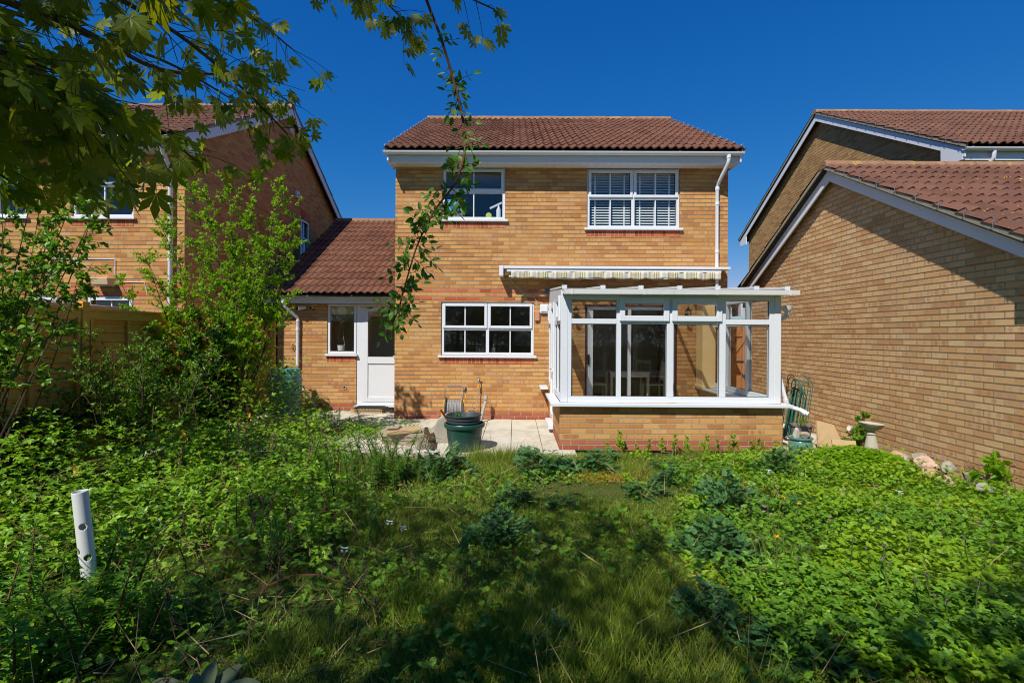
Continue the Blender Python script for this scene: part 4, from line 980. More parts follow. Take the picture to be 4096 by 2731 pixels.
# leaning slab with broken concrete edge, rubble
o = tag(MB().prism([(-.20, 0), (.24, 0), (.14, .44), (-.12, .44)], 'Y', -.02, .02).build('leaning_slab', M['sand'], bevel=.005), 'sand coloured slab leaning back beside the grey bucket', 'slab'); o.location = (4.42, 7.0, .02); o.rotation_euler = (R(-38), R(14), R(4))
rock('rock', (4.66, 6.98, .33), (.13, .035, .05), 'rough white chunk of concrete on the right edge of the leaning slab', plain('rough_white_concrete', (.52, .47, .42), .95, .1, .3, 25, bump=.9), 15)
rr = random.Random(33)
nm = ['pale angular', 'pinkish broken', 'flat white', 'small tan', 'grey jagged', 'cream wedge shaped', 'long brown', 'round whitish', 'thin sandy', 'chipped red']
for i in range(10):
    x = 4.60 + rr.uniform(-.15, .3); y_ = 6.15 - i * .14 + rr.uniform(-.05, .05); s_ = rr.uniform(.07, .12)
    rock('rubble_piece', (min(x, 4.93), y_, .10 + rr.uniform(0, .10)), (s_ * 1.3, s_ * .8, s_ * .8), nm[i] + ' piece of rubble in the heap along the garage wall', [M['sand'], M['concrete'], M['greyst'], plain('pinkish_rubble', (.50, .33, .25), .9, .1, .3, 20, bump=.7)][i % 4], 40 + i, 'rubble', 'rubble heaped along the garage wall')
o = tag(MB().box(-.14, .14, -.02, .02, 0, .20).build('broken_slab', M['sand'], bevel=.004), 'tan slab fragment propped behind the bird bath', 'slab'); o.location = (4.45, 6.75, 0.02); o.rotation_euler = (R(-30), 0, R(-20))
# PVC pipe with holes
def pvc():
    bm = bmesh.new(); n = 96; m = 170; L = .72; r = .043; holes = [(-.95, .50, .021), (-2.15, .345, .022), (-1.75, .155, .027), (-.78, .30, .020), (1.2, .45, .022), (2.2, .2, .022), (-2.75, .56, .018)]
    g = []
    for j in range(m + 1):
        g.append([bm.verts.new((r * math.cos(2 * math.pi * i / n), r * math.sin(2 * math.pi * i / n), L * j / m)) for i in range(n)])
    for j in range(m):
        for i in range(n):
            a = 2 * math.pi * (i + .5) / n - math.pi * 2 * ((i + .5) / n > .5); z = L * (j + .5) / m
            if any(((a - h[0]) * r) ** 2 + (z - h[1]) ** 2 < h[2] ** 2 for h in holes): continue
            bm.faces.new((g[j][i], g[j][(i + 1) % n], g[j + 1][(i + 1) % n], g[j + 1][i]))
    me = bpy.data.meshes.new('perforated_pipe'); bm.to_mesh(me); bm.free(); me.materials.append(plain('dusty_white_pvc', (.66, .68, .68), .5, .4, .06, 8, dirt=((.40, .40, .33), .35)))
    for p in me.polygons: p.use_smooth = True
    o = bpy.data.objects.new('perforated_pipe', me); COL.objects.link(o); s = o.modifiers.new('t', 'SOLIDIFY'); s.thickness = .004
    o.location = (-2.71, 3.2, -.13); o.rotation_euler = (R(2), R(-5), 0)
    return tag(o, 'white plastic pipe with round holes standing upright in the brambles', 'pipe')
pvc()
# ============================================================= VEGETATION
def leaf_mat(name, stops, trans=.4, rough=.5, patch=.35, scale=1.5, spec=.35):
    t = NT(name); g = t.n('ShaderNodeNewGeometry'); ob = t.obj()
    f = t.m2('ADD', t.m2('MULTIPLY', g.outputs['Random Per Island'], 1 - patch), t.m2('MULTIPLY', t.noise(scale, 4, ob), patch))
    c = t.ramp(f, stops); t.fin(c, rough, spec)
    tl = t.n('ShaderNodeBsdfTranslucent'); t.put(t.mix(1.0, c, (1.5, 1.45, .55), 'MULTIPLY'), tl.inputs[0])
    mx = t.n('ShaderNodeMixShader'); mx.inputs[0].default_value = trans
    t.t.links.new(t.b.outputs[0], mx.inputs[1]); t.t.links.new(tl.outputs[0], mx.inputs[2]); t.t.links.new(mx.outputs[0], t.out.inputs[0])
    return t.m
def tpl(v, f): return np.array(v, float), [np.array(q) for q in f]
OV = tpl([(0, 0, 0), (-.26, .3, .06), (-.22, .68, .04), (0, 1, -.08), (.22, .68, .04), (.26, .3, .06), (0, .4, 0)],
         [[(0, 6, 1)], [(0, 5, 6)], [(6, 3, 2, 1)], [(6, 5, 4, 3)]])
OVS = tpl([(0, 0, 0), (-.27, .45, .06), (0, 1, -.05), (.27, .45, .06)], [[(0, 3, 2, 1)]])
LIN = tpl([(0, 0, 0), (-.07, .45, .0), (0, 1, -.12), (.07, .45, .0)], [[(0, 3, 2, 1)]])
GR = tpl([(-.5, 0, 0), (.5, 0, 0), (-.38, .5, .0), (.38, .5, .0), (0, 1, .0)], [[(0, 1, 3, 2)], [(2, 3, 4)]])
def merge(parts):
    V = []; F = []; n = 0
    for (v, f), M_ in parts:
        vv = (np.asarray(M_)[:3, :3] @ v.T).T + np.asarray(M_)[:3, 3]
        V.append(vv); F += [q + n for q in f]; n += len(v)
    return np.concatenate(V), F
def RT(deg, off=(0, 0, 0), s=1, tilt=0):
    return Matrix.Translation(off) @ Matrix.Rotation(R(deg), 4, 'Z') @ Matrix.Rotation(R(tilt), 4, 'X') @ Matrix.Scale(s, 4)
TRI = merge([(OV, RT(0, (0, .45, 0), .62)), (OV, RT(62, (0, .42, 0), .5)), (OV, RT(-62, (0, .42, 0), .5)),
             ((np.array([(-.012, 0, 0), (.012, 0, 0), (.01, .46, 0), (-.01, .46, 0)]), [np.array([(0, 1, 2, 3)])]), Matrix.Identity(4))])
def maple_tpl():
    V = [(0, 0, 0)]; F = []
    for a, L in ((0, 1.0), (36, .92), (-36, .92), (74, .72), (-74, .72), (120, .42), (-120, .42)):
        ca, sa = math.cos(R(a)), math.sin(R(a)); w_ = .165 * (.6 + .4 * L)
        def P(x, y): return (x * ca + y * sa * 1.0, -x * sa + y * ca, -.16 * (y ** 2) + .02)
        i = len(V); V += [P(-w_ * .45, L * .25), P(-w_, L * .58), P(-w_ * .55, L * .8), P(0, L), P(w_ * .55, L * .8), P(w_, L * .58), P(w_ * .45, L * .25), P(0, L * .55)]
        F += [[(0, i + 6, i + 7, i)], [(i, i + 7, i + 1)], [(i + 6, i + 5, i + 7)], [(i + 7, i + 3, i + 2, i + 1)], [(i + 7, i + 5, i + 4, i + 3)]]
    i = len(V); V += [(-.008, -.35, .03), (.008, -.35, .03), (.008, 0, 0), (-.008, 0, 0)]; F += [[(i, i + 1, i + 2, i + 3)]]
    return tpl(V, F)
MAP = maple_tpl()
def pinnate(n=5, w=.34, cut=.5):
    V = []; F = []
    for k in range(n):
        y = .12 + .72 * k / n; L = w * math.sin(math.pi * (.22 + .62 * (k + .5) / n)); dy = .72 / n
        for s_ in (-1, 1):
            i = len(V); V += [(0, y, 0), (s_ * L * .55, y + dy * .1, .03), (s_ * L, y + dy * 1.1, .01), (s_ * L * .5, y + dy * 1.05, .03), (0, y + dy * .85, 0)]
            F += [[(i, i + 1, i + 3, i + 4) if s_ > 0 else (i + 4, i + 3, i + 1, i)], [(i + 1, i + 2, i + 3)]]
    i = len(V); V += [(0, .8, 0), (-.14, .9, .02), (0, 1.08, -.04), (.14, .9, .02), (-.015, 0, 0), (.015, 0, 0), (0, .9, 0.001)]
    F += [[(i, i + 3, i + 2, i + 1)], [(i + 4, i + 5, i + 6)]]
    return tpl(V, F)
PIN = pinnate(); PIN3 = pinnate(3, .42)

def nrm(a): return a / np.maximum(np.linalg.norm(a, axis=-1, keepdims=True), 1e-9)
def foliage(name, template, P, D, Nn, size, mat, parent=None, wid=None, smooth=False):
    """one mesh of many leaves: template along +Y, upper face +Z"""
    tv, tf = template; P = np.asarray(P, float); n = len(P)
    Dn = nrm(np.asarray(D, float)); X = nrm(np.cross(Dn, np.asarray(Nn, float))); Z = np.cross(X, Dn)
    size = np.broadcast_to(np.asarray(size, float), (n,)); wd = size if wid is None else np.broadcast_to(np.asarray(wid, float), (n,))
    V = (P[:, None, :] + tv[None, :, 0:1] * X[:, None, :] * wd[:, None, None] + tv[None, :, 1:2] * Dn[:, None, :] * size[:, None, None] + tv[None, :, 2:3] * Z[:, None, :] * size[:, None, None]).reshape(-1, 3)
    k = len(tv); off = (np.arange(n) * k)[:, None]
    tri = [f for f in tf if f.shape[1] == 3]; quad = [f for f in tf if f.shape[1] == 4]; fl = []
    for grp in (tri, quad):
        if grp:
            g = np.concatenate(grp); fl.append((g[None, :, :] + off[:, :, None]).reshape(-1, g.shape[1]))
    if parent is not None: V = V - np.array(parent.location)
    return npmesh(name, V, fl, mat, parent, smooth)
def rdir(n, up=.3, spread=1.0, rng=RNG):
    a = rng.uniform(0, 2 * np.pi, n); e = rng.normal(up, .35 * spread, n)
    return np.stack([np.cos(a), np.sin(a), e], 1)
def rup(n, tilt=.5, rng=RNG):
    v = rng.normal(0, tilt, (n, 3)); v[:, 2] = 1; return v
def vnoise(x, y, s, seed=0):
    """smooth value noise 0..1"""
    r = np.random.default_rng(seed); g = r.random((64, 64)); u = x * s + 31.3; v = y * s + 17.7
    i = np.floor(u).astype(int); j = np.floor(v).astype(int); fu = u - i; fv = v - j
    fu = fu * fu * (3 - 2 * fu); fv = fv * fv * (3 - 2 * fv)
    G = lambda a, b: g[a % 64, b % 64]
    return (G(i, j) * (1 - fu) * (1 - fv) + G(i + 1, j) * fu * (1 - fv) + G(i, j + 1) * (1 - fu) * fv + G(i + 1, j + 1) * fu * fv)

M['grass'] = leaf_mat('grass_blade', [(.15, (.09, .16, .012)), (.45, (.18, .26, .02)), (.7, (.26, .33, .035)), (.9, (.32, .27, .10))], .35, .55)
M['moss'] = leaf_mat('low_clover', [(.2, (.06, .14, .012)), (.5, (.12, .19, .015)), (.75, (.24, .23, .02)), (.95, (.34, .17, .03))], .3, .7, .6, 1.1)
M['bramble'] = leaf_mat('bramble_leaf', [(.15, (.05, .14, .008)), (.4, (.13, .27, .012)), (.7, (.24, .42, .018)), (.97, (.36, .48, .05))], .28, .38, .5, .9)
M['robert'] = leaf_mat('yellow_green_leaf', [(.1, (.09, .21, .008)), (.4, (.18, .34, .010)), (.75, (.28, .42, .014)), (.95, (.46, .30, .03))], .3, .45, .4, 1.3)
M['ragwort'] = leaf_mat('ragwort_leaf', [(.1, (.030, .095, .026)), (.5, (.060, .16, .042)), (.9, (.12, .26, .07))], .25, .5)
M['spurge'] = leaf_mat('spurge_leaf', [(.1, (.05, .17, .012)), (.5, (.10, .27, .02)), (.9, (.18, .37, .04))], .4, .45)
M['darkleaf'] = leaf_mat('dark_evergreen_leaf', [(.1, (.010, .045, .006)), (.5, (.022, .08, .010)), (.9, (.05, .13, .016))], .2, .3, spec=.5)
M['lime'] = leaf_mat('lime_spring_leaf', [(.1, (.12, .28, .010)), (.5, (.22, .40, .012)), (.9, (.32, .50, .03))], .48, .45)
M['midleaf'] = leaf_mat('mid_green_leaf', [(.1, (.055, .15, .008)), (.5, (.13, .27, .014)), (.9, (.20, .38, .03))], .3, .42)
M['maple'] = leaf_mat('maple_leaf', [(.1, (.10, .15, .010)), (.5, (.17, .23, .012)), (.85, (.26, .27, .014)), (.98, (.38, .12, .02))], .55, .5)
M['rose'] = leaf_mat('rose_leaf', [(.1, (.05, .15, .014)), (.6, (.09, .24, .02)), (.95, (.2, .2, .03))], .35, .5)
M['crown'] = leaf_mat('shade_tree_leaf', [(.1, (.05, .13, .01)), (.9, (.12, .24, .02))], .5, .6)
M['bark'] = plain('grey_brown_bark', (.12, .085, .055), .9, .1, .35, 20, bump=.6)
M['stem'] = plain('green_stem', (.09, .13, .03), .7, .2, .3, 20)
M['redstem'] = plain('reddish_stem', (.14, .06, .03), .7, .2, .3, 20)
M['dry'] = plain('dry_stalk', (.30, .20, .11), .9, .1, .35, 30)
M['drydark'] = plain('dead_brown_stalk', (.09, .06, .04), .9, .1, .35, 30)

# ---- height and kind of growth over the garden
def bramble_h(x, y):
    left = np.clip((-1.05 - x + .55 * (y - 5.6).clip(0, 2.5) * 0 ) / 1.6, 0, 1)
    back = np.clip((y - 3.0) / 3.6, 0, 1)
    h = .10 + .32 * left + .95 * np.clip((-2.9 - x) / 1.6, 0, 1) * (.3 + .7 * back)
    h = h * (1 - .9 * np.exp(-((x + 2.55) / .36) ** 2 - ((y - 2.85) / .55) ** 2))
    return h * (.62 + .62 * vnoise(x, y, 1.4, 3)) + .06 * vnoise(x, y, 5, 4)
def bramble_mask(x, y):
    e = -1.15 + .45 * (vnoise(x, y, .9, 8) - .5) - .95 * np.clip((y - 4.5) / .5, 0, 1) - .6 * np.clip((y - 6.2) / 1.0, 0, 1) - 1.15 * np.clip((y - 8.0) / 1.2, 0, 1)
    e = e - .9 * np.clip((3.3 - y) / 1.0, 0, 1)
    bare = ((x + 1.95) / .72) ** 2 + ((y - 3.1) / .50) ** 2 < 1
    bare2 = ((x + 2.6) / .42) ** 2 + ((y - 2.75) / .42) ** 2 < 1
    return (x < e) & ~((bare | bare2) & (RNG.random(len(x)) < .9)) & (y < 9.6)
def robert_mask(x, y):
    e = 1.9 + .65 * np.clip((y - 3.6) / 1.2, 0, 1) + 1.0 * (vnoise(x, y, 1.1, 12) - .5) - .35 * np.clip(3.4 - y, 0, 1)
    return (x > e) & (y < 6.55 - .0 * x)
def area(n, x0, x1, y0, y1):
    # more plants per square metre close to the lens, where single leaves show
    k = int(n * 2.2); x = RNG.uniform(x0, x1, k); y = RNG.uniform(y0, y1, k)
    keep = RNG.random(k) < np.clip(3.2 / np.maximum(y, 1.2), .35, 1); x, y = x[keep][:n], y[keep][:n]
    return x, y

# bramble thicket
x, y = area(52000, -4.85, -.7, 1.7, 9.6); m = bramble_mask(x, y); x, y = x[m], y[m]; n = len(x)
k = (vnoise(x, y, 3.2, 19) * .6 + vnoise(x, y, 7, 18) * .4 > RNG.uniform(.12, .5, n)); x, y = x[k], y[k]; n = len(x)
h = bramble_h(x, y) * (.75 + .5 * vnoise(x, y, 3.6, 17)); z = h * RNG.random(n) ** .7
tag(foliage('bramble_thicket', TRI, np.stack([x, y, z], 1), rdir(n, .05), rup(n, .45), RNG.uniform(.040, .095, n), M['bramble']),
    'dense sprawling brambles covering the left side of the garden', 'brambles', kind='stuff')
# arching bramble canes
mb = MB(); rr = random.Random(4)
for i in range(90):
    a = Vector((rr.uniform(-4.7, -1.4), rr.uniform(2.4, 7.6), 0)); L = rr.uniform(.3, .9); th = rr.uniform(0, 6.28); hh = float(bramble_h(np.array([a.x]), np.array([a.y]))[0]) * rr.uniform(1.0, 1.35)
    mb.tube([a + Vector((math.cos(th) * L * t, math.sin(th) * L * t, hh * math.sin(math.pi * min(1, t * .72 + .08)))) for t in (0, .2, .4, .6, .8, 1)], [.004, .004, .0035, .003, .0025, .0015], 4)
tag(mb.build('bramble_canes', M['redstem'], recalc=False), 'tangle of thin reddish bramble canes arching through the thicket', 'brambles', kind='stuff')
# grass
x, y = area(340000, -2.9, 5.0, 1.75, 6.7); n = len(x)
dens = vnoise(x, y, 1.8, 5) * .6 + vnoise(x, y, 6, 6) * .4
keep = (dens > RNG.uniform(.05, .5, n)) & ~((x > .6) & (x < 3.8) & (y > 6.95)); x, y = x[keep], y[keep]; n = len(x)
hh = RNG.uniform(.03, .085, n) * (.6 + 1.5 * vnoise(x, y, 1.2, 9) ** 2) * np.where(y < 3.4, 1.35, 1.0)
d = rdir(n, 1.3, 1.4)
tag(foliage('grass', GR, np.stack([x, y, np.full(n, -.02)], 1), d, rdir(n, 0, .2), hh, M['grass'], wid=RNG.uniform(.0025, .005, n) * np.where(y > 3.8, 1.7, 1.0)),
    'rough uneven grass of the unmown lawn', 'grass', kind='stuff')
# long grass tufts
c = [(-.45, 6.45), (-.1, 6.4), (.1, 6.5), (.15, 2.6), (.45, 2.45), (.75, 3.0), (-.6, 2.9), (3.1, 4.6), (3.6, 4.1), (1.9, 3.6), (-1.1, 2.5), (.9, 2.3), (2.9, 6.4), (2.4, 6.5)]
P = []; Hh = []
for (cx, cy) in c:
    k = 420; P.append(np.stack([RNG.normal(cx, .13, k), RNG.normal(cy, .10, k), np.full(k, -.02)], 1)); Hh.append(RNG.uniform(.10, .27, k))
P = np.concatenate(P); Hh = np.concatenate(Hh); n = len(P)
tag(foliage('long_grass', GR, P, rdir(n, 1.9, 1.6), rdir(n, 0, .2), Hh, M['grass'], wid=RNG.uniform(.003, .006, n)), 'longer arching grass growing in loose tufts on the lawn', 'grass', kind='stuff')
# clover and moss between the grass
x, y = area(90000, -2.6, 4.95, 1.75, 6.6); n = len(x); k = vnoise(x, y, 1.5, 22) > RNG.uniform(.2, .7, n); x, y = x[k], y[k]; n = len(x)
tag(foliage('moss_and_clover', OVS, np.stack([x, y, RNG.uniform(-.01, .035, n)], 1), rdir(n, .1), rup(n, .4), RNG.uniform(.010, .022, n), M['moss'], wid=RNG.uniform(.012, .026, n)),
    'low clover and yellowing moss between the grass', 'moss', kind='stuff')
# broad low weeds in the shade
x, y = area(14000, -2.4, 4.9, 1.75, 5.6); n = len(x); k = (vnoise(x, y, 1.3, 41) > RNG.uniform(.42, .72, n)); x, y = x[k], y[k]; n = len(x)
tag(foliage('low_weeds', PIN, np.stack([x, y, RNG.uniform(.0, .11, n) * (.4 + vnoise(x, y, 2, 7))], 1), rdir(n, .15), rup(n, .4), RNG.uniform(.03, .075, n), M['midleaf']),
    'mixed low broad-leaved weeds scattered through the lawn', 'weeds', kind='stuff')
# herb robert carpet on the right
x, y = area(56000, 1.2, 4.98, 2.2, 6.6); m = (robert_mask(x, y) & (vnoise(x, y, 1.9, 70) * .6 + vnoise(x, y, 5, 71) * .4 > RNG.uniform(.28, .48, len(x)))) | ((x > 1.1) & (vnoise(x, y, 2.2, 77) > .78)); x, y = x[m], y[m]; n = len(x)
k = ~((x > 4.3 + .2 * vnoise(x, y, 2, 5)) & (y > 4.8)) | (RNG.random(n) < .12); x, y = x[k], y[k]; n = len(x)
h = (.05 + .24 * vnoise(x, y, 1.7, 13) ** 1.3) * np.clip((x - 1.0) / 1.2, .25, 1)
tag(foliage('herb_carpet', PIN, np.stack([x, y, h * RNG.random(n) ** .5], 1), rdir(n, .15), rup(n, .45), RNG.uniform(.020, .062, n), M['robert']),
    'bright yellow green carpet of feathery leaves on the right side of the lawn', 'ground cover', kind='stuff')
# rounder buttercup type leaves nearer the camera
x, y = area(9000, 1.3, 4.6, 2.4, 4.2); m = vnoise(x, y, 1.2, 55) > .42; x, y = x[m], y[m]; n = len(x)
tag(foliage('buttercup_leaves', TRI, np.stack([x, y, RNG.uniform(.04, .20, n)], 1), rdir(n, .1), rup(n, .35), RNG.uniform(.04, .08, n), M['midleaf']),
    'patch of fresh green three-part leaves low at the right foreground', 'ground cover', kind='stuff')
x, y = area(15000, 1.7, 4.9, 2.3, 6.3); m = vnoise(x, y, 1.9, 70) < .55; x, y = x[m], y[m]; n = len(x)
tag(foliage('mixed_weeds', PIN3, np.stack([x, y, RNG.random(n) ** .6 * (.05 + .18 * vnoise(x, y, 2.4, 31))], 1), rdir(n, .2), rup(n, .5), RNG.uniform(.028, .06, n), M['midleaf']),
    'mid green weeds filling the gaps in the yellow green carpet', 'ground cover', kind='stuff')
x = np.concatenate([RNG.normal(a, .22, 2600) for a, b in ((1.0, 5.55), (1.75, 3.1), (2.3, 5.2), (1.5, 3.0))]); y = np.concatenate([RNG.normal(b, .12, 2600) for a, b in ((1.0, 5.55), (1.75, 3.1), (2.3, 5.2), (1.5, 3.0))]); n = len(x)
tag(foliage('yellow_moss', OVS, np.stack([x, y, RNG.uniform(.0, .05, n)], 1), rdir(n, .3), rup(n, .5), RNG.uniform(.010, .024, n), leaf_mat('orange_yellow_moss', [(.2, (.20, .20, .01)), (.6, (.42, .30, .015)), (.9, (.40, .16, .03))], .3, .7)),
    'patches of yellow and rusty moss and weed in the lawn', 'moss', kind='stuff')
# violet patch by the bird bath
k = 5200; a = RNG.uniform(0, 6.28, k); r_ = RNG.random(k) ** .5; x = 4.15 + .62 * r_ * np.cos(a); y = 6.05 + .5 * r_ * np.sin(a); z = .26 * (1 - r_ ** 2) ** .7 * RNG.random(k) ** .4 + .02
tag(foliage('violet_patch', OVS, np.stack([x, y, z], 1), rdir(k, .0), rup(k, .3), RNG.uniform(.03, .055, k), M['lime'], wid=RNG.uniform(.05, .085, k)),
    'mound of glossy round bright green leaves in front of the bird bath', 'ground cover', kind='stuff')

# straw, dead stems and fallen twigs through everything
x, y = area(5200, -4.6, 4.9, 1.7, 7.2); n = len(x); k = (x < -.8) | (RNG.random(n) < .35); x, y = x[k], y[k]; n = len(x)
hz = np.where(x < -1.1, bramble_h(x, y) * RNG.uniform(.5, 1.15, n), RNG.uniform(0, .12, n))
tag(foliage('dead_stems', GR, np.stack([x, y, hz * .6], 1), rdir(n, .5, 2.0), rdir(n, .3, .6), RNG.uniform(.08, .34, n), leaf_mat('straw', [(.1, (.12, .06, .03)), (.4, (.30, .19, .09)), (.8, (.50, .38, .20))], .1, .8), wid=RNG.uniform(.0025, .006, n)),
    'pale dead stems and straw tangled through the weeds', 'dead stems', kind='stuff')
# ---- ragwort clumps: dark, frilly, each a plant of its own
def ragwort(seed, label):
    rng = np.random.default_rng(seed); t_ = thing('ragwort_plant', label, 'weed', (0, 0, 0), group='dark frilly ragwort clumps on the lawn')
    n = 560; a = rng.uniform(0, 6.28, n); r_ = rng.random(n) ** .6; wob_ = 1 + .3 * np.sin(a * 3 + seed) + .15 * np.sin(a * 5 + 2 * seed); x = .29 * r_ * np.cos(a) * wob_; y = .25 * r_ * np.sin(a) * wob_
    z = .29 * (1 - (r_ * .95) ** 2) ** .6 * rng.random(n) ** .4 * (.55 + .6 * rng.random(n)) * (.75 + .4 * np.sin(a * 2 + seed)) + .01
    out = np.stack([np.cos(a), np.sin(a), rng.normal(.25, .4, n)], 1) + rng.normal(0, .35, (n, 3))
    foliage('leaves', PIN, np.stack([x, y, z], 1), out, rup(n, .4, rng), rng.uniform(.04, .095, n), M['ragwort'], t_)
    mb = MB(); r2 = random.Random(seed)
    for i in range(16):
        a_ = r2.uniform(0, 6.28); e = r2.uniform(.08, .24); mb.tube([(0, 0, -.02), (e * .5 * math.cos(a_), e * .5 * math.sin(a_), .08), (e * math.cos(a_), e * math.sin(a_), .2 - .3 * e)], [.004, .003, .002], 4)
    mb.build('stems', M['redstem'], t_, recalc=False)
    return t_
rag = [(-.83, 5.75, 1.15, 'large dark ragwort clump at the patio edge right of the green planter'), (.34, 5.9, 1.25, 'broad dark ragwort clump at the left front of the conservatory wall'),
       (.98, 6.1, 1.1, 'dark ragwort clump just right of the broad one by the conservatory wall'), (1.80, 6.05, .62, 'small dark ragwort clump before the middle of the conservatory'),
       (3.1, 5.85, 1.2, 'dark ragwort clump in front of the teal glazed pot'), (1.98, 4.65, 1.15, 'large sunlit ragwort clump in the middle of the right lawn'),
       (1.30, 5.05, .75, 'low ragwort clump between the two biggest lawn clumps and the conservatory'), (1.68, 5.5, .6, 'small ragwort tuft behind the large sunlit clump'),
       (1.52, 3.65, 1.0, 'ragwort clump at the edge of the tree shadow on the right lawn'), (2.72, 4.45, .85, 'ragwort clump amid the yellow green carpet'),
       (0.0, 4.8, .6, 'small upright ragwort tuft at the top edge of the lawn shadow'), (-.13, 3.95, .8, 'shaded ragwort clump in the middle of the lawn'),
       (.45, 4.6, .5, 'faint flat ragwort rosette in the shaded lawn'), (1.12, 2.85, .7, 'shaded ragwort rosette low at the front right of centre'),
       (1.42, 2.55, .75, 'nearest ragwort rosette, right of centre at the bottom of the picture'), (2.75, 3.9, .7, 'ragwort clump deep in the yellow green carpet'),
       (.2, 2.6, .55, 'small shaded ragwort rosette at the bottom centre'), (-1.35, 5.6, .7, 'ragwort clump beside the bright spurge stems')]
protos = []
for i, (x, y, s, lab) in enumerate(rag):
    if i < 4: t_ = ragwort(100 + i, lab); protos.append(t_)
    else: t_ = copy_tree(protos[i % 4], label=lab)
rg = [o for o in COL.objects if o.name.startswith('ragwort_plant')]
for o in rg:
    for (x, y, s, lab) in rag:
        if o['label'] == lab: o.location = (x, y, -.01); o.scale = (s * (1 + .18 * math.sin(x * 9)), s, s * (.8 + .2 * math.sin(y * 7))); o.rotation_euler = (0, 0, (x * 7.3 + y * 3.1) % 6.28)

# ---- spurge stems: upright, ringed with narrow leaves
def spurge(seed, hgt, mat='spurge'):
    rng = np.random.default_rng(seed); t_ = thing('spurge_stem', 'x', 'weed', (0, 0, 0), group='upright spurge stems ringed with narrow leaves')
    lean = rng.normal(0, .06, 2); k = int(hgt * 330); tt = np.sort(rng.uniform(.12, 1, k)); a = np.arange(k) * 2.4
    P = np.stack([lean[0] * tt ** 2, lean[1] * tt ** 2, tt * hgt], 1); e = np.where(tt > .93, 1.6, rng.normal(.35, .2, k))
    foliage('leaves', LIN, P, np.stack([np.cos(a), np.sin(a), e], 1), np.stack([np.zeros(k), np.zeros(k), np.ones(k)], 1) + rng.normal(0, .2, (k, 3)), rng.uniform(.035, .06, k) * (1.15 - .35 * tt), M[mat], t_, wid=.06)
    MB().tube([(lean[0] * q * q, lean[1] * q * q, q * hgt) for q in (0, .3, .6, 1)], [.005, .0045, .004, .002], 5).build('stem', M['redstem'], t_, recalc=False)
    return t_
sp = [spurge(200 + i, h_) for i, h_ in enumerate((.30, .36, .42, .26))]
rr = random.Random(77)
zones = [(-1.6, 5.35, .55, .40, 64, 'sunlit spurge stem in the bright patch left of the ragwort clump by the planter', 1.15),
         (-3.35, 9.0, .45, .18, 12, 'spurge stem growing at the patio edge before the white back door', 1.15),
         (-1.75, 3.45, .30, .32, 24, 'half shaded spurge stem right of the bare brown patch', .95),
         (-2.15, 2.45, .38, .22, 24, 'dark spurge stem at the bottom left, in front of the white pipe', 1.25),
         (-1.25, 4.1, .35, .4, 12, 'shaded spurge stem among low weeds left of the lawn', .7)]
first = True; used = set()
for (cx, cy, sx, sy, n, lab, sc) in zones:
    for i in range(n):
        b = sp[rr.randrange(4)]
        if b.name not in used: used.add(b.name); o = b; o['label'] = lab
        else: o = copy_tree(b, label=lab)
        s_ = sc * rr.uniform(.7, 1.2)
        o.location = (rr.gauss(cx, sx * .6), rr.gauss(cy, sy * .6), -.02); o.rotation_euler = (rr.uniform(-.12, .12), rr.uniform(-.12, .12), rr.uniform(0, 6.28)); o.scale = (s_, s_, s_)
# ---- dead flower spikes
def spike(seed, hgt, mat, name, cat, group):
    r2 = random.Random(seed); t_ = thing(name, 'x', cat, (0, 0, 0), group=group); mb = MB(); top = Vector((r2.uniform(-.08, .08), r2.uniform(-.05, .05), hgt))
    pts = [top * q + Vector((.02 * math.sin(q * 5 + seed), 0, 0)) for q in (0, .25, .5, .75, 1)]; mb.tube(pts, [.0035, .003, .0026, .002, .001], 4)
    mb.build('stem', M[mat], t_, recalc=False)
    rng = np.random.default_rng(seed); k = 70; tt = rng.uniform(.55, 1, k)
    P = np.array([top * float(q) for q in tt]); foliage('husks', OVS, P, rdir(k, .6, 1, rng), rup(k, .6, rng), rng.uniform(.014, .028, k), M[mat], t_)
    return t_
G1 = 'pinkish dead flower spikes above the brambles'; G2 = 'dead brown stalks left of the lawn'
a = spike(1, .42, 'dry', 'dead_flower_spike', 'dead stalk', G1)
loc = [(-2.85, 5.2, .25), (-2.72, 5.15, .27), (-2.45, 5.0, .2), (-2.1, 4.9, .15), (-2.95, 4.3, .2), (-1.95, 5.4, .2), (-2.3, 5.9, .2)]
for i, p in enumerate(loc):
    o = a if i == 0 else copy_tree(a); o.location = p; o.rotation_euler = (.05 * i, -.04 * i, i * 1.1); o['label'] = 'thin pinkish tan seed spike standing up out of the brambles'
b = spike(2, .55, 'drydark', 'dead_stalk', 'dead stalk', G2)
for i in range(34):
    o = b if i == 0 else copy_tree(b)
    o.location = (rr.gauss(-1.85, .22), rr.gauss(3.5, .32), 0) if i < 24 else (rr.gauss(-1.1, .5), rr.gauss(2.6, .25), 0)
    o.rotation_euler = (rr.uniform(-.5, .5), rr.uniform(-.5, .5), rr.uniform(0, 6)); s_ = rr.uniform(.4, 1.0); o.scale = (s_,) * 3
    o['label'] = 'brittle dead brown stalk in the tangle at the edge of the bare patch' if i < 24 else 'leaning dead stalk low in the shaded grass at the bottom left'
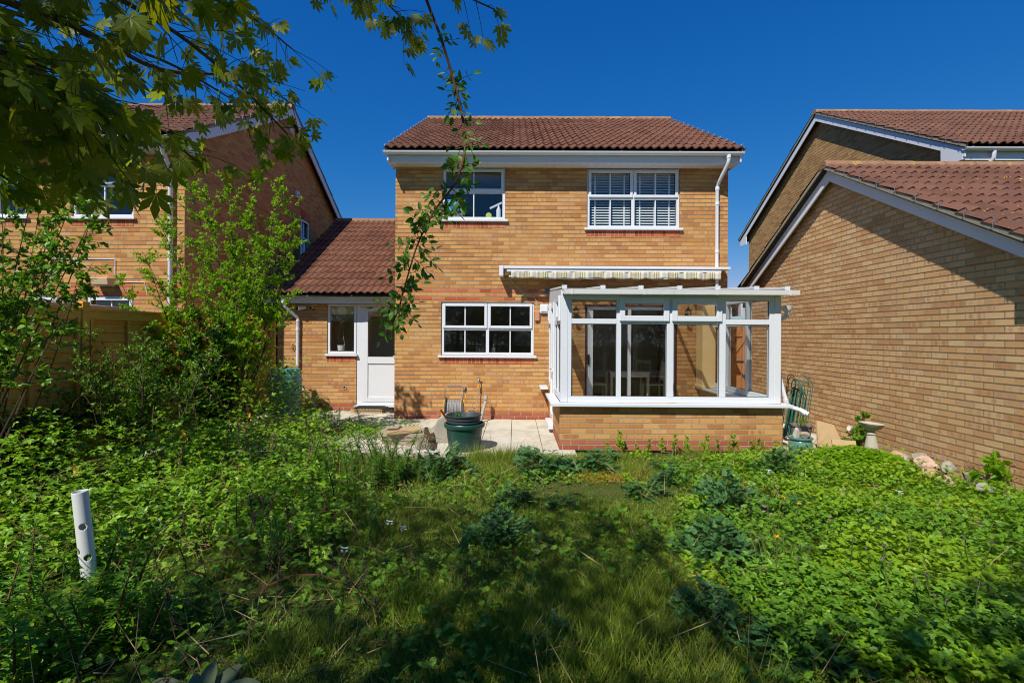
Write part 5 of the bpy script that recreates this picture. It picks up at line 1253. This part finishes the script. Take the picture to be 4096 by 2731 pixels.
# ---- dandelion stalks and flowers
def dande(kind):
    t_ = thing('dandelion_stalk', 'x', 'dandelion', (0, 0, 0), group='dandelion stalks'); pts = [(0, 0, 0), (.008, .004, .10), (.004, .0, .2), (.012, .0, .27)]
    MB().tube(pts, [.0042, .004, .0036, .003], 6).build('stem', M['stem'], t_, recalc=False)
    rng = np.random.default_rng(5); k = 46
    if kind == 'flower': foliage('flower_head', LIN, np.tile([.012, 0, .272], (k, 1)), rdir(k, .45, .8, rng), rup(k, .2, rng), rng.uniform(.016, .024, k), leaf_mat('dandelion_yellow', [(.2, (.75, .38, .01)), (.8, (.85, .52, .02))], .2), t_, wid=.03)
    else: foliage('seed_head', LIN, np.tile([.012, 0, .268], (k, 1)), rdir(k, -.5, 1.2, rng), rup(k, .5, rng), rng.uniform(.012, .022, k), leaf_mat('dull_seed_head', [(.2, (.10, .08, .07)), (.8, (.26, .22, .2))], .2), t_, wid=.02)
    return t_
df, dsd = dande('flower'), dande('seed')
fl = [(2.15, 4.15), (2.25, 4.05), (2.45, 4.1), (2.6, 4.35), (1.7, 3.25), (4.4, 5.6), (2.95, 4.5), (4.35, 6.0)]
for i, p in enumerate(fl):
    o = df if i == 0 else copy_tree(df); s_ = rr.uniform(.8, 1.15); o.location = (*p, 0); o.scale = (s_,) * 3; o.rotation_euler = (rr.uniform(-.2, .2), rr.uniform(-.2, .2), i)
    o['label'] = 'yellow dandelion flower on its stalk among the right hand greenery'
for i in range(34):
    o = dsd if i == 0 else copy_tree(dsd); s_ = rr.uniform(.8, 1.25)
    p = (rr.uniform(2.2, 3.2), rr.uniform(2.55, 3.35)) if i < 26 else (rr.uniform(1.55, 1.95), rr.uniform(3.1, 3.4))
    o.location = (*p, 0); o.scale = (s_,) * 3; o.rotation_euler = (rr.uniform(-.25, .25), rr.uniform(-.25, .25), rr.uniform(0, 6))
    o['label'] = 'dandelion stalk gone to a dull seed head in the shaded bottom right' if i < 26 else 'dandelion stalk gone to seed beside the yellow moss'
# ---- small flowers
def posy(col, name, label, group, n=5, hgt=.2, sz=.014, spread=.01):
    t_ = thing(name, label, 'flower', (0, 0, 0), group=group); rng = np.random.default_rng(len(label))
    MB().tube([(0, 0, 0), (.004, 0, hgt * .5), (0, .004, hgt)], .0016, 4).build('stem', M['stem'], t_, recalc=False)
    c_ = rng.normal(0, spread, (n, 3)) + [0, 0, hgt]; P = np.repeat(c_, 5, 0); a_ = np.tile(np.arange(5) * 2 * np.pi / 5, n)
    foliage('petals', OVS, P, np.stack([np.cos(a_), np.sin(a_), np.full(5 * n, .2)], 1), np.tile([0.05, -.5, 1], (5 * n, 1)), sz, leaf_mat(name + '_petal', [(.2, col), (.9, tuple(min(1, q * 1.4) for q in col))], .2), t_, wid=sz * 1.3)
    return t_
pk = posy((.60, .13, .42), 'pink_flower', 'tiny pink geranium flower held just above the yellow green carpet', 'tiny pink flowers', 2, .22, .011, .012)
for i in range(46):
    o = pk if i == 0 else copy_tree(pk); o.location = (rr.uniform(1.5, 4.7), rr.uniform(3.6, 6.3), rr.uniform(0, .05)); s_ = rr.uniform(.8, 1.3); o.scale = (s_,) * 3; o.rotation_euler = (rr.uniform(-.2, .2), 0, rr.uniform(0, 6))
wf = posy((.70, .68, .72), 'cuckoo_flower', 'x', 'pale cuckoo flowers', 7, .26, .010, .020)
for i, (p, lab) in enumerate([((-.88, 3.55), 'pale lilac flower head, taller of the pair in the shaded left lawn'), ((-.76, 3.45), 'smaller pale flower head beside the taller one in the shaded left lawn'), ((-1.05, 3.1), 'pale flower head nearest the camera on the shaded left'),
                              ((2.55, 5.0), 'white flower cluster in the sunlit carpet behind the ragwort'), ((3.35, 4.35), 'white flower cluster far right in the sunlit carpet')]):
    o = wf if i == 0 else copy_tree(wf); o.location = (*p, 0); o['label'] = lab

# ---- shrubs made of limbs, twigs and leaves
def shrub(name, label, cat, base, tips, leaf, template, lsize, per=14, twigs=22, twl=.22, spread=.25, bark='bark', r0=.02, seed=1, t0=.35, droop=0, bend=.25, wid=None, limb_name='stems'):
    rr = random.Random(seed); rng = np.random.default_rng(seed); t_ = thing(name, label, cat, base); mb = MB(); LP = []; LD = []
    for tp in tips:
        b = Vector(base) + Vector((rr.uniform(-spread, spread), rr.uniform(-spread, spread) * .7, 0)); tp = Vector(tp); mid = b.lerp(tp, .5) + Vector((rr.uniform(-1, 1), rr.uniform(-1, 1), rr.uniform(-.2, .6))) * bend
        q = [b.lerp(mid, t).lerp(mid.lerp(tp, t), t) for t in np.linspace(0, 1, 9)]; L = (tp - b).length
        mb.tube(q, [r0 * (1 - .85 * i / 8) * min(1, L / 2 + .3) for i in range(9)], 5)
        nt_ = int(twigs * L / 2.5) + 3
        for k in range(nt_):
            t = t0 + (1 - t0) * (rr.random() ** .8); i = min(int(t * 8), 7); p = q[i].lerp(q[i + 1], t * 8 - i); d = (q[i + 1] - q[i]).normalized()
            o = Vector((rr.gauss(0, 1), rr.gauss(0, 1), rr.gauss(.2, .7))); o = (o - d * o.dot(d)).normalized(); dd = (d * rr.uniform(.4, 1.1) + o + Vector((0, 0, -droop))).normalized(); l = twl * rr.uniform(.4, 1.25) * (1.15 - .5 * t)
            e = p + dd * l + Vector((0, 0, -droop * l * .4)); m_ = p.lerp(e, .5) + o * l * .08; mb.tube([p, m_, e], [.0035, .0025, .0012], 3)
            for s_ in range(per):
                u = rr.uniform(.1, 1); LP.append(p.lerp(e, u)); o2 = Vector((rr.gauss(0, 1), rr.gauss(0, 1), rr.gauss(0, 1))).normalized(); LD.append((dd * .8 + o2 - Vector((0, 0, droop * .8))).normalized())
    mb.build(limb_name, M[bark], t_, recalc=False)
    n = len(LP); foliage('leaves', template, np.array(LP), np.array(LD), rup(n, .7, rng), rng.uniform(.7, 1.25, n) * lsize, M[leaf], t_, wid=None if wid is None else rng.uniform(.7, 1.2, n) * wid)
    return t_
rr = random.Random(2)
tips = [(-4.62, 7.0, 3.80), (-4.3, 6.9, 3.55), (-4.05, 7.0, 3.78), (-3.85, 7.1, 3.3), (-3.62, 7.0, 3.86), (-3.28, 7.0, 3.75), (-3.15, 7.1, 3.4), (-3.05, 7.0, 2.95), (-3.2, 6.8, 3.1), (-3.4, 6.7, 2.7), (-5.25, 7.0, 2.75), (-5.5, 6.9, 2.35), (-5.1, 7.2, 3.55),
        (-4.9, 6.8, 3.2), (-5.3, 6.8, 2.0), (-3.05, 6.9, 2.2), (-3.42, 6.7, 1.85), (-4.85, 6.6, 1.7), (-5.1, 6.6, 1.4), (-3.7, 6.7, 2.3), (-4.4, 6.8, 2.9), (-4.0, 6.6, 2.4), (-4.6, 6.5, 1.3), (-4.9, 6.6, 2.6), (-3.75, 6.6, 1.9), (-4.3, 6.5, 1.8), (-3.6, 6.9, 3.0), (-4.6, 6.7, 2.2), (-3.9, 7.0, 2.9), (-3.45, 7.1, 3.35)]
shrub('tall_shrub', 'tall airy lime green shrub of upright sprays in front of the left gable wall', 'shrub', (-4.05, 7.0, 0), tips, 'lime', OVS, .046, per=20, twigs=36, twl=.26, seed=5, t0=.33, bend=.22, r0=.017)
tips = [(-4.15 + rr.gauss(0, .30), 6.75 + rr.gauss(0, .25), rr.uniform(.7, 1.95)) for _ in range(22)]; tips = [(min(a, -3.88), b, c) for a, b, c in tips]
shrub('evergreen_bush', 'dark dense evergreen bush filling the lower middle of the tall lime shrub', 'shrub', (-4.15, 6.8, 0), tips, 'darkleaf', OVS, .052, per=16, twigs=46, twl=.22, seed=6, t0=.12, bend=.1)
tips = [(-3.32, 7.3, 1.18), (-3.45, 7.3, 1.25), (-3.6, 7.1, .95), (-3.7, 6.9, 1.2)]
shrub('lacy_bush', 'small lacy bush spilling in front of the blue green barrel', 'shrub', (-3.75, 7.1, 0), tips, 'midleaf', OVS, .035, per=10, twigs=12, twl=.14, seed=7, t0=.2, bend=.12, r0=.01)
tips = [(-3.80, 4.0, 3.1), (-3.52, 4.0, 3.04), (-3.34, 4.05, 2.86), (-3.32, 4.0, 2.68), (-3.55, 3.9, 2.30), (-3.40, 4.0, 2.16), (-3.6, 4.1, 2.08), (-4.15, 4.0, 3.05), (-4.0, 4.2, 2.8), (-3.7, 4.1, 2.7), (-3.75, 4.0, 2.4), (-4.0, 3.9, 2.5), (-3.9, 3.9, 2.0), (-4.1, 4.1, 1.9), (-3.65, 4.2, 2.95), (-4.2, 4.1, 1.5)]
shrub('open_shrub', 'open branching shrub with drooping leaves at the left edge of the picture', 'shrub', (-4.65, 4.2, 0), tips, 'midleaf', OV, .052, per=9, twigs=20, twl=.22, seed=8, t0=.5, droop=.3, bend=.22, r0=.011, wid=.058)
tips = [(-4.3 + rr.gauss(0, .4), 5.6 + rr.gauss(0, .4), rr.uniform(.9, 1.65)) for _ in range(24)]
shrub('thorny_shrub', 'sparse thorny shrub with bare twigs in front of the orange fence', 'shrub', (-4.2, 5.6, 0), tips, 'midleaf', OVS, .032, per=15, twigs=46, twl=.26, seed=9, t0=.3, bend=.3, r0=.010)
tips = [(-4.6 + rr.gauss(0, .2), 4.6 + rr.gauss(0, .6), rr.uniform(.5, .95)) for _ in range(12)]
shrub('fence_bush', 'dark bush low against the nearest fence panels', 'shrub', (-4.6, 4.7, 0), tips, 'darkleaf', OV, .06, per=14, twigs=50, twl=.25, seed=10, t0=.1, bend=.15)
tips = [(4.75, 7.0, .45), (4.9, 7.05, .52), (4.85, 6.95, .36), (4.70, 6.9, .25), (4.95, 7.1, .42), (4.62, 6.9, .2)]
shrub('geranium_bush', 'lush light green bush growing up the garage wall behind the bird bath', 'shrub', (4.8, 6.95, 0), tips, 'midleaf', PIN3, .05, per=16, twigs=40, twl=.12, seed=12, t0=.2, bend=.06, r0=.006)
tips = [(4.80, 5.0, .42), (4.70, 4.95, .35), (4.88, 5.1, .38), (4.78, 4.9, .28), (4.68, 5.05, .24)]
shrub('wall_sapling', 'small broad leaved sapling standing against the garage wall at the far right', 'sapling', (4.80, 5.0, 0), tips, 'lime', OV, .085, per=7, twigs=14, twl=.09, seed=13, t0=.4, bend=.03, r0=.005, wid=.1)
tips = [(-.28, 3.05, .42), (-.24, 3.1, .38), (-.32, 3.0, .36)]
shrub('young_sapling', 'single stemmed young sapling with drooping leaves in the shaded lawn centre', 'sapling', (-.28, 3.05, 0), tips, 'rose', OV, .06, per=4, twigs=8, twl=.06, seed=14, t0=.75, bend=.01, r0=.004, spread=.005, droop=.6)
def tuft(name, label, loc, n, h, mat, seed, tmpl=GR, w_=.006):
    rng = np.random.default_rng(seed); t_ = thing(name, label, 'plant', loc); P = rng.normal(0, .035, (n, 3)) + np.array(loc); P[:, 2] = loc[2]
    foliage('blades', tmpl, P, rdir(n, 1.7, 1.6, rng), rdir(n, 0, .3, rng), rng.uniform(.5, 1, n) * h, M[mat], t_, wid=w_); return t_
tuft('bucket_grass', 'thin spiky grass growing out of the grey bucket', (4.28, 7.5, .25), 60, .30, 'grass', 3)
tuft('planter_weed', 'small ferny weed growing in the black planter', (-.78, 7.0, .38), 30, .15, 'ragwort', 4, PIN, .05)
# little plants along the conservatory wall
wp = None
for i in range(13):
    x = 1.25 + i * .19 + rr.uniform(-.05, .05); lab = 'spindly weed with a leafy top growing against the conservatory wall'
    if wp is None: wp = shrub('wall_weed', lab, 'weed', (0, 0, 0), [(.02, 0, .30), (-.03, .01, .22), (.04, -.01, .16)], 'robert', PIN3, .045, per=6, twigs=16, twl=.05, seed=20, t0=.45, bend=.02, r0=.003, spread=.01, bark='dry'); wp['group'] = 'spindly weeds along the conservatory wall'; o = wp
    else: o = copy_tree(wp)
    o.location = (x, 6.78 + rr.uniform(-.1, .1), -.02); o.rotation_euler = (rr.uniform(-.15, .15), rr.uniform(-.2, .2), rr.uniform(0, 6)); s_ = rr.uniform(.5, 1.15); o.scale = (s_,) * 3
wp['label'] = 'spindly weed with a leafy top growing against the conservatory wall'
# dry weeds along the garage wall
wp = None
for i in range(16):
    y = 6.3 - i * .11 + rr.uniform(-.05, .05)
    if wp is None: wp = shrub('dry_weed', 'x', 'weed', (0, 0, 0), [(.03, 0, .38), (-.06, .03, .30), (.06, -.05, .25), (-.03, .06, .35)], 'dry', OVS, .02, per=3, twigs=12, twl=.09, seed=21, t0=.4, bend=.05, r0=.003, spread=.02, bark='dry'); wp['group'] = 'dry weeds along the foot of the garage wall'; o = wp
    else: o = copy_tree(wp)
    o['label'] = 'dry straw coloured weed at the foot of the garage wall among the rubble'
    o.location = (4.82 + rr.uniform(-.15, .12), y, 0); o.rotation_euler = (rr.uniform(-.3, .3), rr.uniform(-.3, .3), rr.uniform(0, 6)); s_ = rr.uniform(.5, 1.05); o.scale = (s_,) * 3
# patio edge creeping weeds
x = RNG.normal(-2.9, .8, 5000); y = RNG.normal(8.1, .35, 5000); k = (x < -1.6) & (x > -4.6); x, y = x[k], y[k]; n = len(x)
tag(foliage('creeping_weeds', OV, np.stack([x, y, RNG.uniform(0, .22, n) * vnoise(x, y, 2, 61)], 1), rdir(n, .1), rup(n, .4), RNG.uniform(.03, .06, n), M['bramble']), 'creeping leafy weeds spreading over the far left of the patio', 'weeds', kind='stuff')
# mullein in the bottom left foreground
t_ = thing('mullein_rosette', 'rosette of large pale felted leaves at the bottom left edge', 'plant', (-1.30, 2.05, .02))
M['felt'] = leaf_mat('felted_leaf', [(.1, (.10, .14, .08)), (.9, (.17, .21, .12))], .25, .85, spec=.1)
BIG = tpl([(0, 0, 0)] + [(s_ * w_, y_, .25 * y_ - .32 * y_ * y_ + .05) for y_, w_ in ((.2, .10), (.4, .16), (.6, .19), (.8, .15), (.93, .07)) for s_ in (-1, 1)] + [(0, y_, .25 * y_ - .32 * y_ * y_) for y_ in (.2, .4, .6, .8, .93)] + [(0, 1, -.08)],
          [[(0, 11, 1)], [(0, 2, 11)], [(1, 11, 12, 3)], [(11, 2, 4, 12)], [(3, 12, 13, 5)], [(12, 4, 6, 13)], [(5, 13, 14, 7)], [(13, 6, 8, 14)], [(7, 14, 15, 9)], [(14, 8, 10, 15)], [(9, 15, 16)], [(15, 10, 16)]])
aa = np.array([2.9, 1.5, .25, 3.6, .9, 5.2, 4.3, 2.2]); el = np.array([.5, 1.5, .5, .35, .8, .3, .3, 1.1])
foliage('leaves', BIG, np.tile([-1.30, 2.05, .02], (8, 1)), np.stack([np.cos(aa), np.sin(aa), el], 1), np.tile([0, -.4, 1], (8, 1)), np.array([.26, .20, .26, .2, .22, .2, .18, .17]), M['felt'], t_, smooth=True)

# ---- the maple whose branches hang into the top left
def limb(mb, pts, r0, r1, n=6):
    P = [Vector(p) for p in pts]; q = []
    for i in range(len(P) - 1):
        a, b = P[i], P[i + 1]; pa = P[max(i - 1, 0)]; pb = P[min(i + 2, len(P) - 1)]
        for k in range(5):
            t = k / 5; q.append(.5 * ((2 * a) + (b - pa) * t + (2 * pa - 5 * a + 4 * b - pb) * t * t + (3 * a - pa - 3 * b + pb) * t ** 3))
    q.append(P[-1]); m = len(q); mb.tube(q, [r0 + (r1 - r0) * i / (m - 1) for i in range(m)], n); return q
MT = thing('maple_tree', 'maple tree whose dark leafy branches hang across the top left corner', 'tree', (-2.3, -.4, 0))
rr = random.Random(31); tk = MB(); limb(tk, [(-2.3, -.4, -.1), (-2.28, -.35, .8), (-2.2, -.3, 1.7), (-2.0, -.1, 2.6), (-1.9, 0, 3.6)], .09, .04, 10); tk.build('trunk', M['bark'], MT, recalc=False)
br = MB(); LP = []; LD = []; LS = []
paths = [[(-2.1, -.2, 2.1), (-1.3, .6, 2.18), (-.98, 1.0, 2.25), (-1.0, 1.4, 2.34), (-.95, 1.75, 2.50), (-.90, 2.0, 2.52)],
         [(-2.1, -.2, 2.2), (-1.2, .7, 2.35), (-1.05, 1.3, 2.58), (-.98, 1.75, 2.74), (-.90, 2.0, 2.74)],
         [(-2.1, -.2, 2.0), (-1.3, .65, 2.02), (-1.08, 1.05, 2.08), (-1.0, 1.35, 2.15), (-.97, 1.52, 2.12)],
         [(-2.1, -.2, 2.05), (-1.25, .75, 2.08), (-1.10, 1.0, 2.10), (-1.0, 1.2, 2.06)],
         [(-2.0, -.1, 2.6), (-1.0, .8, 2.7), (-.80, 1.4, 2.74), (-.62, 1.7, 2.84), (-.52, 1.9, 2.88), (-.42, 2.0, 2.82)],
         [(-2.0, -.1, 2.8), (-.9, .8, 2.85), (-.5, 1.4, 2.82), (-.28, 1.65, 2.78), (-.08, 1.8, 2.77)],
         [(-2.2, -.2, 1.8), (-1.5, .7, 1.98), (-1.25, 1.0, 2.02), (-1.2, 1.2, 1.95)],
         [(-2.1, -.2, 2.3), (-1.4, .8, 2.3), (-1.25, 1.2, 2.38), (-1.15, 1.6, 2.48), (-1.1, 1.9, 2.5)],
         [(-2.1, -.2, 2.4), (-1.5, .9, 2.5), (-1.35, 1.4, 2.7), (-1.2, 1.8, 2.8)],
         [(-2.1, -.2, 2.3), (-1.2, .45, 2.14), (-.92, .72, 2.12), (-.86, .85, 2.06), (-.84, .95, 2.02)],
         [(-2.1, -.2, 2.1), (-1.2, .42, 2.08), (-.95, .66, 2.06), (-.86, .78, 2.02)],
         [(-2.1, -.2, 2.3), (-1.1, .5, 2.30), (-.8, .78, 2.30), (-.68, .95, 2.28)],
         [(-2.1, -.2, 2.3), (-1.2, .6, 2.4), (-.95, .95, 2.48), (-.85, 1.2, 2.52), (-.8, 1.45, 2.6)],
         [(-2.1, -.2, 2.3), (-1.25, .5, 2.3), (-1.0, .85, 2.32), (-.88, 1.2, 2.36), (-.85, 1.5, 2.36), (-.78, 1.7, 2.28)]]
for pi, P in enumerate(paths):
    q = limb(br, P, .011, .0025, 6); m = len(q)
    for i in range(3, m):
        p = q[i]; d = (q[i] - q[i - 1]).normalized()
        dens = 4 if pi not in (5,) else 1
        if pi == 4: dens = 2
        if p.x / max(p.y, .1) > -.80: dens = min(dens, 2)
        for k in range(dens):
            o = Vector((rr.gauss(0, 1), rr.gauss(0, 1), rr.gauss(-.1, .6))); o = (o - d * o.dot(d)).normalized(); l = rr.uniform(.04, .20) * (.75 if pi in (5, 4) else 1)
            e = p + (o * .8 + d * .7).normalized() * l + Vector((0, 0, -.02)); 
            if e.y < .62 or (e.z - 1.6) / e.y < .235 + .12 * rr.random(): continue
            br.tube([p, p.lerp(e, .5) + Vector((0, 0, .008)), e], [.0016, .0012, .0008], 3)
            for s_ in range(2):
                b = p.lerp(e, rr.uniform(.55, 1)); dd = Vector((rr.gauss(0, .6) + .25, rr.gauss(0, .45) + .1, -.75)).normalized(); LP.append(b + dd * .025); LD.append(dd); LS.append(rr.uniform(.032, .058))
br.build('branches', M['bark'], MT, recalc=False)
n = len(LP); up = RNG.normal(0, .55, (n, 3)); up[:, 2] += .55; up[:, 1] -= .5
foliage('leaves', MAP, np.array(LP), np.array(LD), up, np.array(LS), M['maple'], MT)

# ---- the rose stem hanging down the middle
RS = thing('rose_stem', 'thorny climbing rose stem hanging down across the middle of the picture', 'climbing rose', (-.3, 1.6, 1.64))
rr = random.Random(12); rb = MB()
q = limb(rb, [(-.75, .9, 3.3), (-.42, 1.4, 3.02), (-.297, 1.6, 2.69), (-.247, 1.6, 2.56), (-.204, 1.6, 2.42), (-.178, 1.6, 2.32), (-.163, 1.6, 2.20), (-.195, 1.6, 2.086), (-.258, 1.6, 2.0), (-.313, 1.6, 1.89), (-.347, 1.6, 1.78), (-.368, 1.6, 1.70), (-.385, 1.6, 1.655)], .0055, .0018, 6)
q = [v for v in q if v.z < 2.9]
LP = []; LD = []
def sprig(p, dirv, l, nl):
    e = p + dirv * l + Vector((0, 0, -.15 * l)); rb.tube([p, p.lerp(e, .5) + Vector((0, 0, .006)), e], [.0012, .001, .0006], 3)
    for i in range(nl):
        t = .35 + .65 * i / max(1, nl - 1); b = p.lerp(e, t)
        for s_ in ((-1, 1) if i < nl - 1 else (0,)):
            sd = Vector((-dirv.z, 0, dirv.x)) * s_; dd = (dirv * (.5 if s_ else 1) + sd + Vector((0, rr.gauss(0, .3), -.2))).normalized(); LP.append(b); LD.append(dd)
for v in q:
    for k in range(3):
        if rr.random() < .12: rb.tube([v, v + Vector((rr.choice((-1, 1)) * .008, 0, -.003))], [.0018, .0003], 3)
spots = [(2.52, 3), (2.40, 7), (2.36, 4), (2.27, 4), (2.22, 3), (2.16, 3), (2.12, 5), (2.06, 8), (2.02, 8), (1.98, 7), (1.93, 5), (1.88, 6), (1.84, 6), (1.80, 3), (1.76, 4), (1.73, 4), (1.69, 8), (1.66, 9)]
for z, c_ in spots:
    v = min(q, key=lambda p: abs(p.z - z) + (p.z > 2.7) * 5)
    for i in range(c_):
        a = rr.uniform(0, 6.28); dv = Vector((math.cos(a), rr.gauss(0, .3), math.sin(a) * .75 - .15)).normalized(); sprig(v + Vector((0, 0, rr.uniform(-.01, .01))), dv, rr.uniform(.03, .085), rr.choice((2, 3, 3)))
rb.build('stem', M['redstem'], RS, recalc=False)
n = len(LP); up = RNG.normal(0, .6, (n, 3)); up[:, 1] -= .7; up[:, 2] += .3
foliage('leaves', OV, np.array(LP), np.array(LD), up, RNG.uniform(.020, .036, n), M['rose'], RS, wid=RNG.uniform(.02, .034, n))

# ---- trees behind the camera: they shade the foreground and stand in the window reflections
poly = [(-2.55, 4.9), (-2.3, 5.1), (-1.75, 4.75), (-1.2, 4.9), (-.75, 4.6), (-.3, 4.7), (.15, 5.05), (.65, 5.0), (1.0, 4.4), (1.2, 3.8), (.95, 3.3), (1.15, 3.1), (1.5, 2.75), (1.9, 2.7), (2.45, 3.0), (2.9, 3.2), (3.5, 3.6), (4.6, 4.2), (4.6, .5), (-2.2, .5), (-2.2, 2.4), (-2.1, 2.9), (-1.9, 3.5), (-2.1, 4.3)]
PA = np.array(poly)
def inside(x, y):
    c = np.zeros(len(x), bool); j = len(PA) - 1
    for i in range(len(PA)):
        xi, yi = PA[i]; xj, yj = PA[j]; k = ((yi > y) != (yj > y)) & (x < (xj - xi) * (y - yi) / (yj - yi + 1e-12) + xi); c ^= k; j = i
    return c
k = 60000; gx_ = RNG.uniform(-3, 5, k); gy_ = RNG.uniform(0, 5.4, k); jx = gx_ + RNG.normal(0, .10, k); jy = gy_ + RNG.normal(0, .10, k)
ok = inside(jx, jy) & (vnoise(gx_, gy_, 1.5, 91) * .5 + vnoise(gx_, gy_, 5.5, 92) * .5 > RNG.uniform(.22, .44, k)); gx_, gy_ = gx_[ok][:9000], gy_[ok][:9000]; n = len(gx_)
tt = 3.35 + .75 * vnoise(gx_, gy_, .8, 93) + RNG.uniform(0, 1.0, n) + .25 * gy_ * .4
CP = np.stack([gx_ - .58 * tt, gy_ - tt, 1.31 * tt], 1)
sel = CP[:, 0] < -2.1 + .0 * CP[:, 1]
def bigtree(name, label, P, trunk, seed):
    t_ = thing(name, label, 'tree', (trunk[0], trunk[1], 0)); n = len(P); rng = np.random.default_rng(seed); r2 = random.Random(seed)
    foliage('crown', OVS, P, rdir(n, -.1, 1, rng), rup(n, .6, rng), rng.uniform(.07, .13, n), M['crown'], t_)
    mb = MB(); top = Vector((trunk[0], trunk[1], 2.6)); limb(mb, [(trunk[0], trunk[1], -.1), (trunk[0] + .05, trunk[1], 1.3), top], .16, .12, 10); mb.build('trunk', M['bark'], t_, recalc=False)
    mb = MB()
    for i in rng.choice(n, min(14, n), replace=False):
        e = Vector(P[i]); m_ = top.lerp(e, .5) + Vector((0, 0, .3)); limb(mb, [top, m_, e], .06, .012, 6)
    mb.build('limbs', M['bark'], t_, recalc=False)
bigtree('shade_tree', 'broad tree standing behind the viewpoint on the left', CP[sel], (-3.4, -2.8), 1)
bigtree('shade_tree', 'broad tree standing behind the viewpoint on the right', CP[~sel], (-.2, -3.4), 2)
def backtree(x, y, h, r, seed, lab):
    rng = np.random.default_rng(seed); n = 11000; u = nrm(rng.normal(0, 1, (n, 3))) * (rng.random((n, 1)) ** .4); P = np.stack([x + u[:, 0] * r, y + u[:, 1] * r, h * .58 + u[:, 2] * h * .42], 1)
    k = vnoise(P[:, 0] * 1.0, P[:, 2], 1.1, seed) > .3; P = P[k]; n = len(P)
    t_ = thing('garden_tree', lab, 'tree', (x, y, 0)); foliage('crown', OVS, P, rdir(n, 0, 1, rng), rup(n, .6, rng), rng.uniform(.14, .26, n), M['crown'], t_)
    mb = MB(); limb(mb, [(x, y, -.1), (x + .1, y, h * .3), (x, y, h * .7)], .16, .06, 8); mb.build('trunk', M['bark'], t_, recalc=False)
HG = thing('hedge', 'long dark hedge added out of view behind the viewpoint to darken the window reflections', 'hedge', (0, -7.5, 0)); n = 26000  # unseen hedge, added so the window panes reflect something dark
P = np.stack([RNG.uniform(-12, 12, n), -7.5 + RNG.normal(0, .25, n), RNG.uniform(0, 2.7, n)], 1); foliage('leaves', OVS, P, rdir(n), rup(n, .8), RNG.uniform(.12, .2, n), M['darkleaf'], HG)
hb = MB()
for i in range(40): hb.tube([(-11.8 + i * .6, -7.6, -.1), (-11.8 + i * .6 + .1, -7.55, 2.4)], .03, 5)
hb.build('stems', M['bark'], HG, recalc=False)
for i, (x, y, h, r) in enumerate([(-6, -9, 7.5, 3.0), (-1.5, -10, 6.8, 3.0), (3.0, -9.5, 7.2, 3.0), (7.5, -9, 7.8, 3.0)]): backtree(x, y, h, r, 300 + i, ['leftmost', 'second from left', 'third from left', 'rightmost'][i] + ' of the trees at the far end of the garden behind the viewpoint')
# greenery glimpsed past the passage gate
rng = np.random.default_rng(9); n = 900; P = rng.normal(0, 1, (n, 3)) * [.9, .7, .9] + [5.4, 21, 2.4]
t_ = thing('distant_tree', 'green tree glimpsed through the conservatory beyond the brown gate', 'tree', (5.4, 21, 0)); foliage('crown', OVS, P, rdir(n), rup(n, .6), .3, M['lime'], t_)
MB().tube([(5.4, 21, -.1), (5.4, 21, 2)], [.14, .1], 8).build('trunk', M['bark'], t_, recalc=False)

# repeats standing in a short row get their place in the label
def ordinals(prefix, fmt, key=lambda o: o.location.x):
    W_ = ['first', 'second', 'third', 'fourth', 'fifth', 'sixth', 'seventh', 'eighth', 'ninth', 'tenth', 'eleventh', 'twelfth', 'thirteenth', 'fourteenth', 'fifteenth', 'sixteenth']
    L_ = sorted([o for o in COL.objects if o.name.split('.')[0] == prefix and 'label' in o], key=key)
    for i, o in enumerate(L_[:16]): o['label'] = fmt % W_[i]
ordinals('wall_weed', 'spindly leafy topped weed against the conservatory wall, %s from the left')
ordinals('dry_weed', 'dry straw coloured weed at the foot of the garage wall, %s from the bird bath', lambda o: -o.location.y)
ordinals('dead_flower_spike', 'thin pinkish tan seed spike standing out of the brambles, %s from the left')
